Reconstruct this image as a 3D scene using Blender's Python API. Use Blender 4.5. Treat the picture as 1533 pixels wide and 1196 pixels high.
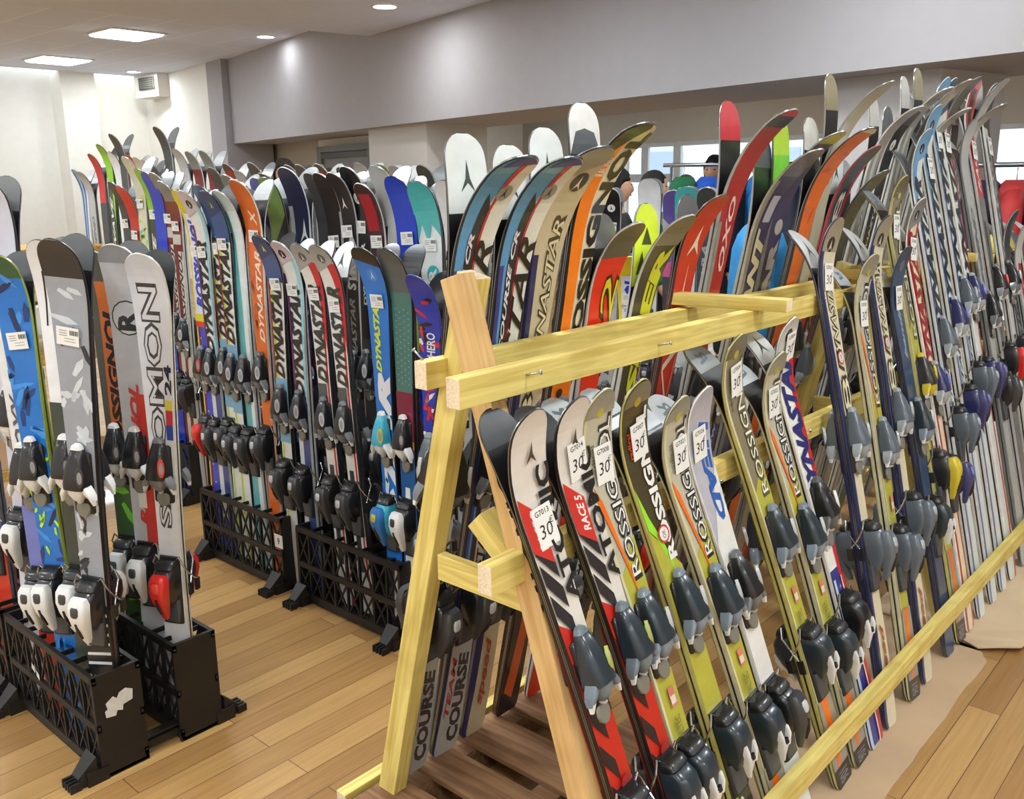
import bpy, bmesh, math, random
from mathutils import Vector, Matrix
random.seed(7)
for o in list(bpy.data.objects): bpy.data.objects.remove(o)
SC = bpy.context.scene
COL = SC.collection
PI = math.pi
# ------------------------------------------------------------------ camera
cam_d = bpy.data.cameras.new('camera'); cam = bpy.data.objects.new('camera', cam_d); COL.objects.link(cam)
cam_d.sensor_width = 36.0; cam_d.lens = 36.0*1376.0/1533.0; cam_d.clip_start = .02; cam_d.clip_end = 200
Rv = Vector((0.74965, 0.66175, -0.01053)); Uv = Vector((-0.14536, 0.18014, 0.97284)); Fv = Vector((-0.64568, 0.72776, -0.23124))
mw = Matrix.Identity(4)
for i in range(3):
    mw[i][0] = Rv[i]; mw[i][1] = Uv[i]; mw[i][2] = -Fv[i]
mw[0][3], mw[1][3], mw[2][3] = 0, 0, 1.6
cam.matrix_world = mw
SC.camera = cam
# ------------------------------------------------------------------ world and exposure
SC.view_settings.view_transform = 'Standard'; SC.view_settings.look = 'None'
SC.view_settings.gamma = 1; SC.view_settings.use_curve_mapping = False
SC.view_settings.exposure = -0.8
W = bpy.data.worlds.new('world'); SC.world = W; W.use_nodes = True
wn = W.node_tree.nodes; wl = W.node_tree.links
bg = wn['Background']; bg.inputs['Strength'].default_value = 5.0
tc = wn.new('ShaderNodeTexCoord'); nz = wn.new('ShaderNodeTexNoise'); nz.inputs['Scale'].default_value = 3
cr = wn.new('ShaderNodeValToRGB'); cr.color_ramp.elements[0].color = (.72, .82, .9, 1); cr.color_ramp.elements[1].color = (.95, 1, 1, 1)
wl.new(tc.outputs['Generated'], nz.inputs['Vector']); wl.new(nz.outputs['Fac'], cr.inputs['Fac']); wl.new(cr.outputs['Color'], bg.inputs['Color'])
LIGHT_PANEL = 38.0
LIGHT_DOWN = 48.0

# ------------------------------------------------------------------ materials
def lin(c):
    return tuple(((x/255.0)/12.92 if x/255.0 <= .04045 else ((x/255.0+.055)/1.055)**2.4) for x in c)
_m = {}
def mat(rgb, rough=.35, coat=0.0, metal=0.0, bump=0.0, var=.08, scale=30, name=None):
    key = (tuple(rgb), rough, coat, metal, bump, var, scale)
    if key in _m: return _m[key]
    m = bpy.data.materials.new(name or 'surface'); m.use_nodes = True
    nt = m.node_tree; b = nt.nodes['Principled BSDF']
    L = lin(rgb)
    t = nt.nodes.new('ShaderNodeTexCoord'); n = nt.nodes.new('ShaderNodeTexNoise'); n.inputs['Scale'].default_value = scale; n.inputs['Detail'].default_value = 3
    nt.links.new(t.outputs['Object'], n.inputs['Vector'])
    r = nt.nodes.new('ShaderNodeValToRGB')
    r.color_ramp.elements[0].position = .3; r.color_ramp.elements[1].position = .7
    r.color_ramp.elements[0].color = (*[max(0, c*(1-var)) for c in L], 1); r.color_ramp.elements[1].color = (*[min(1, c*(1+var)) for c in L], 1)
    nt.links.new(n.outputs['Fac'], r.inputs['Fac']); nt.links.new(r.outputs['Color'], b.inputs['Base Color'])
    b.inputs['Roughness'].default_value = rough; b.inputs['Coat Weight'].default_value = coat; b.inputs['Metallic'].default_value = metal
    if bump:
        bp = nt.nodes.new('ShaderNodeBump'); bp.inputs['Strength'].default_value = bump; bp.inputs['Distance'].default_value = .002
        nt.links.new(n.outputs['Fac'], bp.inputs['Height']); nt.links.new(bp.outputs['Normal'], b.inputs['Normal'])
    _m[key] = m
    return m
def wood(rgb, rgb2, gscale=1.0, rough=.6, name='wood'):
    m = bpy.data.materials.new(name); m.use_nodes = True; nt = m.node_tree; b = nt.nodes['Principled BSDF']
    t = nt.nodes.new('ShaderNodeTexCoord'); mp = nt.nodes.new('ShaderNodeMapping'); mp.inputs['Scale'].default_value = (1.6*gscale, 28*gscale, 28*gscale)
    n = nt.nodes.new('ShaderNodeTexNoise'); n.inputs['Scale'].default_value = 2.4; n.inputs['Detail'].default_value = 6; n.inputs['Distortion'].default_value = .5
    n2 = nt.nodes.new('ShaderNodeTexNoise'); n2.inputs['Scale'].default_value = 7; n2.inputs['Detail'].default_value = 2
    nt.links.new(t.outputs['Object'], mp.inputs['Vector']); nt.links.new(mp.outputs['Vector'], n.inputs['Vector']); nt.links.new(t.outputs['Object'], n2.inputs['Vector'])
    r = nt.nodes.new('ShaderNodeValToRGB'); r.color_ramp.elements[0].position = .35; r.color_ramp.elements[1].position = .65
    r.color_ramp.elements[0].color = (*lin(rgb2), 1); r.color_ramp.elements[1].color = (*lin(rgb), 1)
    nt.links.new(n.outputs['Fac'], r.inputs['Fac'])
    r2 = nt.nodes.new('ShaderNodeValToRGB'); r2.color_ramp.elements[0].position = .25; r2.color_ramp.elements[1].position = .5
    r2.color_ramp.elements[0].color = (.72, .66, .55, 1); r2.color_ramp.elements[1].color = (1, 1, 1, 1)
    nt.links.new(n2.outputs['Fac'], r2.inputs['Fac'])
    mx = nt.nodes.new('ShaderNodeMixRGB'); mx.blend_type = 'MULTIPLY'; mx.inputs['Fac'].default_value = .8
    nt.links.new(r.outputs['Color'], mx.inputs['Color1']); nt.links.new(r2.outputs['Color'], mx.inputs['Color2'])
    nt.links.new(mx.outputs['Color'], b.inputs['Base Color'])
    b.inputs['Roughness'].default_value = rough
    bp = nt.nodes.new('ShaderNodeBump'); bp.inputs['Strength'].default_value = .25; bp.inputs['Distance'].default_value = .001
    nt.links.new(n.outputs['Fac'], bp.inputs['Height']); nt.links.new(bp.outputs['Normal'], b.inputs['Normal'])
    return m
PINE = wood((232, 213, 130), (204, 180, 92), name='yellow_pine')
PINE_B = wood((222, 186, 130), (200, 160, 100), name='tan_pine')
ENDG = wood((240, 226, 200), (222, 200, 165), 3, .8, name='end_grain')
PALLET = wood((150, 112, 78), (112, 78, 50), .8, .75, name='pallet_wood')
OLDPINE = wood((205, 165, 90), (170, 128, 60), name='old_pine')
BLACKP = mat((22, 20, 19), .5, bump=.2, name='black_plastic')

# ------------------------------------------------------------------ mesh helper
class MB:
    def __init__(s): s.v = []; s.f = []; s.mi = []; s.mats = []
    def mid(s, m):
        if m not in s.mats: s.mats.append(m)
        return s.mats.index(m)
    def add(s, vs, fs, m):
        b = len(s.v); k = s.mid(m); s.v += [tuple(v) for v in vs]
        for f in fs: s.f.append([b+i for i in f]); s.mi.append(k)
    def box(s, c, d, m, rot=None):
        x, y, z = d[0]/2, d[1]/2, d[2]/2
        vs = [Vector((i*x, j*y, k*z)) for i in (-1, 1) for j in (-1, 1) for k in (-1, 1)]
        if rot is not None: vs = [rot @ v for v in vs]
        vs = [v+Vector(c) for v in vs]
        s.add(vs, [(0, 1, 3, 2), (4, 6, 7, 5), (0, 4, 5, 1), (2, 3, 7, 6), (0, 2, 6, 4), (1, 5, 7, 3)], m)
    def bar(s, a, b, w, h, m, up=(0, 0, 1)):
        a = Vector(a); b = Vector(b); d = b-a; L = d.length; d.normalize(); u = Vector(up)
        sx = d.cross(u); sx = sx.normalized() if sx.length > 1e-5 else Vector((1, 0, 0)); uz = sx.cross(d)
        M = Matrix((d, sx, uz)).transposed()
        s.box((a+b)/2, (L, w, h), m, M)
    def tube(s, pts, r, m, n=6, cap=True):
        pts = [Vector(p) for p in pts]; rings = []; prev = None
        rr = r if isinstance(r, (list, tuple)) else [r]*len(pts)
        for i, p in enumerate(pts):
            t = (pts[min(i+1, len(pts)-1)]-pts[max(i-1, 0)]).normalized()
            a = Vector((0, 0, 1)) if abs(t.z) < .9 else Vector((1, 0, 0))
            if prev is not None: a = prev
            x = (a-t*a.dot(t)).normalized(); y = t.cross(x); prev = x
            rings.append([p+x*(rr[i]*math.cos(2*PI*k/n))+y*(rr[i]*math.sin(2*PI*k/n)) for k in range(n)])
        s.loft(rings, m, cap)
    def loft(s, rings, m, cap=True):
        n = len(rings[0]); vs = [v for r in rings for v in r]; fs = []
        for i in range(len(rings)-1):
            for k in range(n):
                fs.append((i*n+k, i*n+(k+1) % n, (i+1)*n+(k+1) % n, (i+1)*n+k))
        if cap: fs.append(tuple(range(n-1, -1, -1))); fs.append(tuple((len(rings)-1)*n+k for k in range(n)))
        s.add(vs, fs, m)
    def mesh(s, name, smooth=False):
        me = bpy.data.meshes.new(name); me.from_pydata(s.v, [], s.f)
        for m in s.mats: me.materials.append(m)
        me.polygons.foreach_set('material_index', s.mi)
        if smooth: me.polygons.foreach_set('use_smooth', [True]*len(s.f))
        me.update()
        bm = bmesh.new(); bm.from_mesh(me); bmesh.ops.recalc_face_normals(bm, faces=bm.faces); bm.to_mesh(me); bm.free()
        return me
    def obj(s, name, parent=None, smooth=False, loc=(0, 0, 0), bevel=0):
        o = bpy.data.objects.new(name, s.mesh(name, smooth)); COL.objects.link(o); o.location = loc
        if parent: o.parent = parent
        if bevel:
            b = o.modifiers.new('bevel', 'BEVEL'); b.width = bevel; b.segments = 2; b.limit_method = 'ANGLE'
        return o
def tag(o, label, cat, group=None):
    o['label'] = label; o['category'] = cat
    if group: o['group'] = group
    return o
def struct(o): o['kind'] = 'structure'; return o
def empty(name, loc=(0, 0, 0), rz=0):
    o = bpy.data.objects.new(name, None); COL.objects.link(o); o.location = loc; o.rotation_euler = (0, 0, rz); o.empty_display_size = .05
    return o
def inst(name, me, parent=None, loc=(0, 0, 0)):
    o = bpy.data.objects.new(name, me); COL.objects.link(o); o.location = loc
    if parent: o.parent = parent
    return o

# ------------------------------------------------------------------ lettering
_t = {}
def text2d(s, shear=0.0, bold=0.0):
    k = (s, shear, bold)
    if k in _t: return _t[k]
    c = bpy.data.curves.new('t', 'FONT'); c.body = s; c.shear = shear; c.offset = bold; c.resolution_u = 2; c.fill_mode = 'FRONT'
    o = bpy.data.objects.new('t', c); COL.objects.link(o)
    bpy.context.view_layer.update()
    me = bpy.data.meshes.new_from_object(o.evaluated_get(bpy.context.evaluated_depsgraph_get()))
    vs = [(v.co.x, v.co.y) for v in me.vertices]; fs = [tuple(p.vertices) for p in me.polygons]
    bpy.data.objects.remove(o); bpy.data.curves.remove(c); bpy.data.meshes.remove(me)
    x0 = min(v[0] for v in vs); x1 = max(v[0] for v in vs); y0 = min(v[1] for v in vs); y1 = max(v[1] for v in vs)
    if bold:
        pass
    _t[k] = ([((x-x0)/(x1-x0), (y-y0)/(y1-y0)) for x, y in vs], fs, (x1-x0)/(y1-y0))
    return _t[k]

# ------------------------------------------------------------------ ski shape
class Shape:
    def __init__(s, L, wt=.104, ww=.068, wl=.09, bend=.26, phi=52, nose=.07):
        s.L = L; s.wt = wt; s.ww = ww; s.wl = wl; s.nose = nose; s.bend = bend
        N = 60; s.N = N; s.tab = []; y = z = 0.0; du = bend/N
        for i in range(N+1):
            t = i/N; ph = math.radians(phi)*t**1.35
            s.tab.append((y, z, ph)); y -= math.sin(ph)*du; z += math.cos(ph)*du
    def cl(s, u):
        u0 = s.L-s.bend
        if u <= u0: return 0.0, u, 0.0
        f = min((u-u0)/s.bend, 1)*s.N; i = min(int(f), s.N-1); k = f-i
        a = s.tab[i]; b = s.tab[i+1]
        return a[0]+(b[0]-a[0])*k, u0+a[1]+(b[1]-a[1])*k, a[2]+(b[2]-a[2])*k
    def hw(s, u):
        L = s.L; um = L*.42; ut = L-.14; ul = .05
        if u < ul: w = s.wl
        elif u < um: t = (u-ul)/(um-ul); w = s.wl+(s.ww-s.wl)*(1-(1-t)**2)
        elif u < ut: t = (u-um)/(ut-um); w = s.ww+(s.wt-s.ww)*t**1.7
        else: w = s.wt
        if u > L-s.nose: t = (u-(L-s.nose))/s.nose; w *= max(.12, math.sqrt(max(0, 1-t**2.3)))
        if u < .03: w *= .72+.28*math.sqrt(max(0, 1-((.03-u)/.03)**2))
        return w/2
    def th(s, u):
        L = s.L
        return .005+.008*max(0, min(1, (u)/.2))*max(0, min(1, (L-.06-u)/.45))
    def mp(s, u, v, h):
        y, z, ph = s.cl(u)
        return (v, y-math.cos(ph)*h, z-math.sin(ph)*h)
    def stations(s):
        L = s.L; a = [0, .008, .018, .03, .06]; u = .16
        while u < L-s.bend-.04: a.append(u); u += .12
        u = L-s.bend
        while u < L-s.nose-.01: a.append(u); u += .024
        for t in (0, .3, .5, .65, .78, .88, .95, .985, 1.0): a.append(L-s.nose+s.nose*t)
        return a

def poly_bm(vs, fs, cuts, flat=False):
    bm = bmesh.new(); bv = [bm.verts.new((x, y, 0)) for x, y in vs]
    for f in fs:
        try: bm.faces.new([bv[i] for i in f])
        except ValueError: pass
    x0 = min(v[0] for v in vs); x1 = max(v[0] for v in vs)
    for c in cuts:
        if x0+1e-4 < c < x1-1e-4:
            bmesh.ops.bisect_plane(bm, geom=bm.verts[:]+bm.edges[:]+bm.faces[:], plane_co=(c, 0, 0), plane_no=(1, 0, 0))
    bm.verts.index_update()
    V = [(v.co.x, v.co.y) for v in bm.verts]; F = [tuple(v.index for v in f.verts) for f in bm.faces]
    bm.free()
    return V, F
def K(c, rough=.28): return mat(c, rough, coat=.25, var=.05)
WHITE = (228, 228, 224); BLACK = (20, 20, 23); CREAM = (214, 205, 176); RED = (196, 34, 32); NAVY = (34, 36, 78); GREY = (120, 124, 128)
SILV = (170, 172, 174); LIME = (190, 214, 50); OLIVE = (176, 172, 66); ORANGE = (236, 110, 26); DK = (40, 42, 46)
APTS = [(1, 0), (-.1, .2), (-.9, .62), (-.35, 0), (-.9, -.62), (-.1, -.2)]

def layer(mb, sh, lay, i, side=1):
    """one graphic on the topsheet (side 1) or on the running base (side -1)"""
    L = sh.L; st = sh.stations(); k = lay[0]
    off = (lambda u: sh.th(u)+.0006+.00035*i) if side > 0 else (lambda u: -.0006-.0003*i)
    def put(V, F, c, cuts):
        V, F = poly_bm(V, F, cuts)
        pts = []
        for u, v in V:
            u = min(max(u, 0.002), L-.002); hw = sh.hw(u)
            vv = max(-.985, min(.985, v))*hw
            pts.append(sh.mp(u, vv, off(u)))
        mb.add(pts, F, K(c))
    if k == 'r':
        _, u0, u1, v0, v1, c = lay
        put([(u0*L, v0), (u1*L, v0), (u1*L, v1), (u0*L, v1)], [(0, 1, 2, 3)], c, st)
    elif k == 'q':
        P = [(u*L, v) for u, v in lay[1]]; put(P, [tuple(range(len(P)))], lay[2], st)
    elif k == 't':
        _, s, u0, u1, v0, v1, c = lay[:7]; o = lay[7] if len(lay) > 7 else {}
        V, F, asp = text2d(s, o.get('shear', 0), o.get('bold', .02))
        a, b = u0*L, u1*L
        if o.get('down'): P = [(b-x*(b-a), v0+y*(v1-v0)) for x, y in V]
        else: P = [(a+x*(b-a), v1-y*(v1-v0)) for x, y in V]
        put(P, F, c, [u for u in st if u >= L-sh.bend-.01])
    elif k == 'T':   # outlined lettering
        _, s, u0, u1, v0, v1, c, c2 = lay[:8]; o = dict(lay[8]) if len(lay) > 8 else {}
        e = .008
        o2 = dict(o); o2['bold'] = .06
        layer(mb, sh, ('t', s, u0-e, u1+e, v0-.07, v1+.07, c2, o2), i, side)
        o['bold'] = o.get('bold', 0.0)
        layer(mb, sh, ('t', s, u0, u1, v0, v1, c, o), i+1, side)
    elif k == 'd':
        _, u, v, r, c = lay; w = sh.hw(u*L)
        P = [(u*L+r*math.cos(2*PI*j/14), v+r/w*math.sin(2*PI*j/14)) for j in range(14)]
        put(P, [tuple(range(14))], c, st)
    elif k == 'A':
        _, u, v, r, c = lay; w = sh.hw(u*L)
        P = [(u*L+r*x, v+r/w*y) for x, y in APTS]
        put(P, [(0, 1, 3, 5), (1, 2, 3), (3, 4, 5)], c, st)
    elif k == 'dots':
        _, u0, u1, c, r = lay; n = int((u1-u0)*L/.02)
        for a in range(n):
            for b in (-.6, -.2, .2, .6):
                u = u0*L+a*.02+(.01 if b in (-.6, .2) else 0); w = sh.hw(u)
                put([(u+r, b), (u, b+r/w), (u-r, b), (u, b-r/w)], [(0, 1, 2, 3)], c, [])
    elif k == 'rand':
        _, u0, u1, cols, n, sz, seed = lay; R = random.Random(seed)
        for a in range(n):
            u = R.uniform(u0, u1)*L; v = R.uniform(-.9, .9); P = []
            an = R.uniform(0, PI); el = R.uniform(1.2, 3.5)
            for j in range(5):
                t = 2*PI*j/5; x = math.cos(t)*sz*el; y = math.sin(t)*sz*R.uniform(.5, 1)
                P.append((u+x*math.cos(an)-y*math.sin(an), v+(x*math.sin(an)+y*math.cos(an))/.045))
            layer_put(sh, mb, P, R.choice(cols), off, st, put)
def layer_put(sh, mb, P, c, off, st, put):
    put(P, [tuple(range(len(P)))], c, [])

_ski = {}
def ski_mesh(dn, L, flat=False):
    key = (dn, round(L*50)/50, flat)
    if key in _ski: return _ski[key]
    d = DES[dn]; L = key[1]
    sh = Shape(L, *d.get('w', (.104, .068, .09)), bend=d.get('bend', .26), phi=(d.get('phi', 44)*.42 if flat else d.get('phi', 44)), nose=d.get('nose', .07))
    mb = MB(); st = sh.stations()
    top = K(d['top']); sd = mat(d.get('side', WHITE), .4); base = mat(d.get('base', (26, 27, 31)), .35, coat=.3)
    edge = mat((150, 150, 150), .3, metal=1)
    rings = []
    for u in st:
        w = sh.hw(u); t = sh.th(u); wi = max(w-.0025, w*.5)
        rings.append([sh.mp(u, -w, 0), sh.mp(u, w, 0), sh.mp(u, w, .0022), sh.mp(u, w-.0004, t*.75), sh.mp(u, wi, t), sh.mp(u, -wi, t), sh.mp(u, -w+.0004, t*.75), sh.mp(u, -w, .0022)])
    n = 8; vs = [v for r in rings for v in r]; b0 = len(mb.v)
    kinds = [base, edge, sd, sd, top, sd, sd, edge]
    for kk in set(kinds): mb.mid(kk)
    mb.v += vs
    for i in range(len(st)-1):
        for k in range(n):
            mb.f.append([b0+i*n+k, b0+i*n+(k+1) % n, b0+(i+1)*n+(k+1) % n, b0+(i+1)*n+k]); mb.mi.append(mb.mid(kinds[k]))
    mb.f.append([b0+k for k in range(n-1, -1, -1)]); mb.mi.append(mb.mid(sd))
    mb.f.append([b0+(len(st)-1)*n+k for k in range(n)]); mb.mi.append(mb.mid(sd))
    j = 0
    for lay in d.get('g', []): layer(mb, sh, lay, j, 1); j += 2 if lay[0] == 'T' else 1
    j = 0
    for lay in d.get('b', [('q', [(1, -1), (1, 1), (.93, 1), (.93, -1)], WHITE), ('A', .955, 0, .028, DK)]): layer(mb, sh, lay, j, -1); j += 1
    me = mb.mesh('ski')
    _ski[key] = (me, sh)
    return _ski[key]

IT = {'shear': .35, 'bold': .03}
BT = {'bold': .04}
def R_(u, v=0): return [('d', u, v, .02, WHITE), ('t', 'R', u-.012, u+.012, v-.3, v+.3, DK, {'bold': .02})]
def stick(u, v=.1, c=(196, 60, 60)): return [('d', u, v, .021, c), ('d', u, v, .016, WHITE), ('t', 'OK', u-.008, u+.008, v-.15, v+.15, GREY)]
def baseR(c=(196, 204, 208)): return [('q', [(1, -1), (1, 1), (.93, 1), (.93, -1)], c), ('t', 'R', .945, .975, -.4, .4, (110, 120, 128), {'shear': .2, 'bold': .02})]
def baseA(c=(214, 218, 216), u=.9, k=(44, 60, 52)): return [('q', [(1, -1), (1, 1), (u, 1), (u, -1)], c), ('A', u+(1-u)*.45, 0, .035, k)]
def basePlain(c): return [('q', [(1, -1), (1, 1), (.94, 1), (.94, -1)], c)]
NOB = [('r', .97, .975, -.3, .3, (60, 62, 66))]
def rosg(top, low, txt=WHITE, out=DK, acc=ORANGE):
    g = [('r', 0, .60, -1, 1, low), ('q', [(.60, -1), (.60, 1), (.72, 1), (.66, -1)], low),
         ('q', [(0, -1), (1, -1), (1, -.82), (.0, -.72)], (206, 200, 160)),
         ('r', .95, 1, -1, 1, tuple(int(x*.8) for x in top)), ('d', .955, .0, .012, OLIVE),
         ('T', 'ROSSIGNOL', .655, .94, .02, .72, txt, out)]
    if acc: g += [('q', [(.83, -.85), (.80, -.55), (.66, .0), (.60, .12), (.66, -.15), (.80, -.85)], acc)]
    g += [('t', 'radical', .84, .9, -.62, -.36, (120, 110, 96)), ('r', 0, .2, -1, 1, (150, 142, 128)), ('q', [(.02, -.3), (.2, -.5), (.2, .3), (.08, .2)], ORANGE), ('r', 0, .045, -1, 1, (30, 32, 34)), ('t', '901', .008, .034, -.6, .6, GREY)]
    g += stick(.57, .2) + [('r', .415, .45, -.15, .45, (206, 120, 110)), ('r', .42, .435, -.1, .4, (222, 206, 200)), ('r', .335, .338, -1, 1, (120, 116, 50)), ('t', 'DUALTEC', .34, .40, -.3, .3, (130, 124, 60))]
    return g
def dyn(body, txtc, stripe=None, sc=None, tip=SILV, tip2=BLACK, low=None, txt='DYNASTAR', u0=.56, u1=.92, out=None, extra=()):
    g = []
    if low: g.append(('r', 0, .42, -1, 1, low))
    if stripe:
        g.append(('r', 0, .97, stripe[0], stripe[1], sc))
    g += list(extra)
    g += [('q', [(1, -1), (1, 1), (.945, 1), (.92, -1)], tip), ('d', .958, 0, .02, tip2), ('A', .956, 0, .016, WHITE if sum(tip2) < 380 else BLACK)]
    if out: g.append(('T', txt, u0, u1, -.55, .55, txtc, out, {'shear': .35}))
    else: g.append(('t', txt, u0, u1, -.75, .75, txtc, {'shear': .4, 'bold': .05}))
    g += [('r', .30, .50, -.6, .6, (48, 58, 62))] if False else []
    g += stick(.545, .0, (70, 74, 78))
    return g
DES = {}
DES['atomic'] = dict(desc='white-red racing', top=(218, 212, 204), side=BLACK, w=(.108, .066, .09), b=basePlain((70, 74, 78)),
    g=[('r', 0, .58, -1, 1, (190, 40, 28)), ('q', [(.58, -1), (.58, 1), (.60, 1), (.65, -1)], (190, 40, 28))] +
      [('q', [(a, -1), (a+.035, -1), (a-.005, .0), (a-.04, .0)], (36, 28, 34)) for a in (.06, .13, .20, .27, .34, .41, .48, .55)] +
      [('q', [(a, -.95), (a+.035, -.95), (a-.015, .05), (a-.05, .05)], (44, 40, 44)) for a in (.665, .715, .765)] +
      [('q', [(.86, -1), (.77, -1), (.74, .05), (.82, .05)], (200, 52, 44)), ('t', 'RACE 5', .765, .83, -.55, -.1, WHITE, IT),
       ('A', .925, 0, .026, (70, 58, 50)), ('t', 'ATOMIC', .67, .90, .16, .93, (34, 32, 34), BT), ('d', .36, .3, .018, (150, 40, 40)), ('r', .30, .33, .1, .7, (210, 190, 180))])
DES['ros_grey'] = dict(desc='grey and olive', top=(186, 182, 162), side=(200, 196, 160), g=rosg((186, 182, 162), OLIVE), b=baseR())
DES['ros_dark'] = dict(desc='brown-olive', top=(70, 62, 40), side=(190, 184, 110), b=baseR(),
    g=[('r', 0, .60, -1, 1, OLIVE), ('q', [(.60, -1), (.60, 1), (.63, 1), (.72, -1)], OLIVE), ('q', [(.8, -.95), (.74, -.6), (.66, .2), (.62, .3), (.70, -.5), (.72, -.95)], (150, 220, 50)),
       ('r', .0, .22, -1, 1, (50, 50, 44)), ('r', 0, .22, -.6, -.35, (130, 210, 50)), ('t', 'COMP', .04, .18, -.2, .4, (210, 206, 190), IT), ('r', .95, 1, -1, 1, (120, 110, 84)), ('d', .955, 0, .012, (170, 150, 50)),
       ('t', 'ROSSIGNOL', .65, .94, .0, .75, WHITE, BT), ('t', 'radical', .85, .9, -.7, -.4, (210, 70, 40))] + stick(.70, .1))
DES['ros_olive'] = dict(desc='olive and brown', top=(132, 124, 96), side=(196, 190, 110), g=rosg((132, 124, 96), OLIVE, (232, 230, 214), (90, 86, 66), None), b=baseR((150, 156, 158)))
DES['head'] = dict(desc='white and silver', top=(178, 178, 190), side=WHITE, b=baseR((190, 196, 200)),
    g=[('r', 0, .62, -1, 1, (222, 222, 218)), ('q', [(.62, -1), (.62, 1), (.82, 1), (.66, -1)], (222, 222, 218)), ('t', 'HEAD', .70, .92, -.1, .75, (48, 96, 176), {'down': True, 'bold': .05, 'shear': .2})] + stick(.56, .2, (60, 60, 60)) + [('r', .30, .33, -.2, .5, (210, 110, 110))])
DES['dyn_rwb'] = dict(desc='white-blue-red', top=(226, 226, 220), side=WHITE, b=baseA(), g=dyn(0, (34, 40, 110), (.45, .95), (188, 32, 40), low=(36, 50, 130), tip=(200, 200, 196)) + [('r', 0, .4, .45, .6, WHITE), ('r', 0, .4, .6, 1, (188, 32, 40)), ('r', 0, .4, -1, -.6, (180, 200, 220))])
DES['dyn_cream'] = dict(desc='cream and navy', top=CREAM, side=(34, 42, 84), b=baseA(), phi=44,
    g=[('r', 0, .95, -1, -.62, (38, 46, 96)), ('r', .93, 1, -1, 1, (158, 150, 130)), ('d', .945, 0, .024, (50, 44, 34)), ('A', .943, 0, .02, (220, 214, 196)),
       ('T', 'DYNASTAR', .70, .89, -.3, .5, (222, 214, 180), (60, 54, 40), {'shear': .3}), ('T', '8', .61, .68, -.45, .85, (222, 214, 180), (40, 36, 30)), ('T', '8', .535, .605, -.45, .85, (222, 214, 180), (40, 36, 30)), ('t', 'speed', .06, .2, -.3, .5, (160, 60, 50), IT)] + stick(.72, .1))
DES['navy_blue'] = dict(desc='navy blue', top=(52, 72, 102), side=(40, 50, 80), b=baseA(), g=[('t', 'bandit', .72, .86, -.2, .35, (150, 170, 190), IT), ('d', .95, 0, .02, (100, 110, 120))])
DES['dyn_red'] = dict(desc='red and cream', top=(186, 40, 46), side=WHITE, b=baseA(), g=dyn(0, (150, 30, 36), (-.5, .6), (222, 212, 180), tip=(130, 130, 130)))
DES['dyn_sky'] = dict(desc='sky-blue racing', top=(214, 222, 218), side=(220, 222, 220), b=baseA((120, 124, 128)), w=(.1, .066, .086), phi=46,
    g=dyn(0, (36, 44, 52), (-1, -.55), (78, 100, 172), tip=(110, 160, 200), extra=[('q', [(1, -1), (1, .2), (.8, -.5), (.8, -1)], (104, 160, 206)), ('t', 'DYNASTAR', .30, .52, -.4, .5, (60, 70, 80), IT)], u0=.55, u1=.9))
DES['dyn_sky_red'] = dict(desc='red-striped sky-blue', top=(214, 222, 218), side=(220, 222, 220), b=baseA((120, 124, 128)), w=(.1, .066, .086), phi=46,
    g=dyn(0, (36, 44, 52), (.6, 1), (190, 40, 60), tip=(60, 76, 92), u0=.55, u1=.9))
DES['red_black'] = dict(desc='red-black racing', top=(196, 50, 56), side=(180, 180, 180), b=NOB, phi=44, g=[('q', [(.98, -.5), (.98, .5), (.88, .4), (.88, -.4)], (50, 44, 44)), ('r', 0, .75, -1, 1, (120, 118, 116)), ('t', 'RACE', .76, .87, -.4, .4, WHITE, IT), ('r', .3, .7, -.4, .0, (60, 60, 62))])
DES['white_black'] = dict(desc='white and black', top=(206, 206, 202), side=(190, 190, 188), b=NOB, phi=44, g=[('r', .9, 1, -1, 1, (50, 50, 52)), ('r', 0, .9, .3, 1, (60, 58, 60)), ('t', 'SKICROSS', .55, .85, -.7, .1, (70, 70, 74), IT)])
DES['dyn_team'] = dict(desc='blue-and-white racing', top=(222, 224, 216), side=(24, 26, 30), b=baseA(), w=(.12, .07, .09), bend=.34, phi=56, nose=.06,
    g=[('q', [(1, -1), (1, .3), (.9, -.1), (.7, -.3), (0, -.3), (0, -1)], (88, 150, 196)), ('r', 0, .82, -1, -.72, (62, 64, 138)), ('q', [(.93, -.35), (.9, .15), (.5, 0.0), (0, 0.0), (0, -.5), (.8, -.55)], (36, 40, 50)),
       ('q', [(.99, .1), (.985, .4), (.9, .12), (.5, .0), (0, .0), (0, -.08), (.5, -.08), (.9, .02)], (196, 40, 52)), ('q', [(1, -.6), (1, .7), (.985, .9), (.975, -.8)], (60, 66, 150)),
       ('d', .93, .35, .021, (150, 148, 138)), ('A', .93, .35, .016, (50, 60, 50)), ('t', 'TEAM COURSE CR', .60, .87, -.52, -.25, (224, 216, 220), IT), ('t', 'DYNASTAR', .46, .86, .0, .95, (24, 24, 26), {'shear': .45, 'bold': .02}), ('t', 'DYNASTAR', .26, .42, .1, .8, (24, 24, 26), IT), ('r', 0, .24, -1, 1, (168, 166, 160)), ('t', 'COURSE', .02, .2, -.2, .8, (60, 58, 60), {'shear': .2, 'bold': .05}), ('t', 'TEAM', .08, .2, -.8, -.35, (170, 50, 50), IT)])
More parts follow.
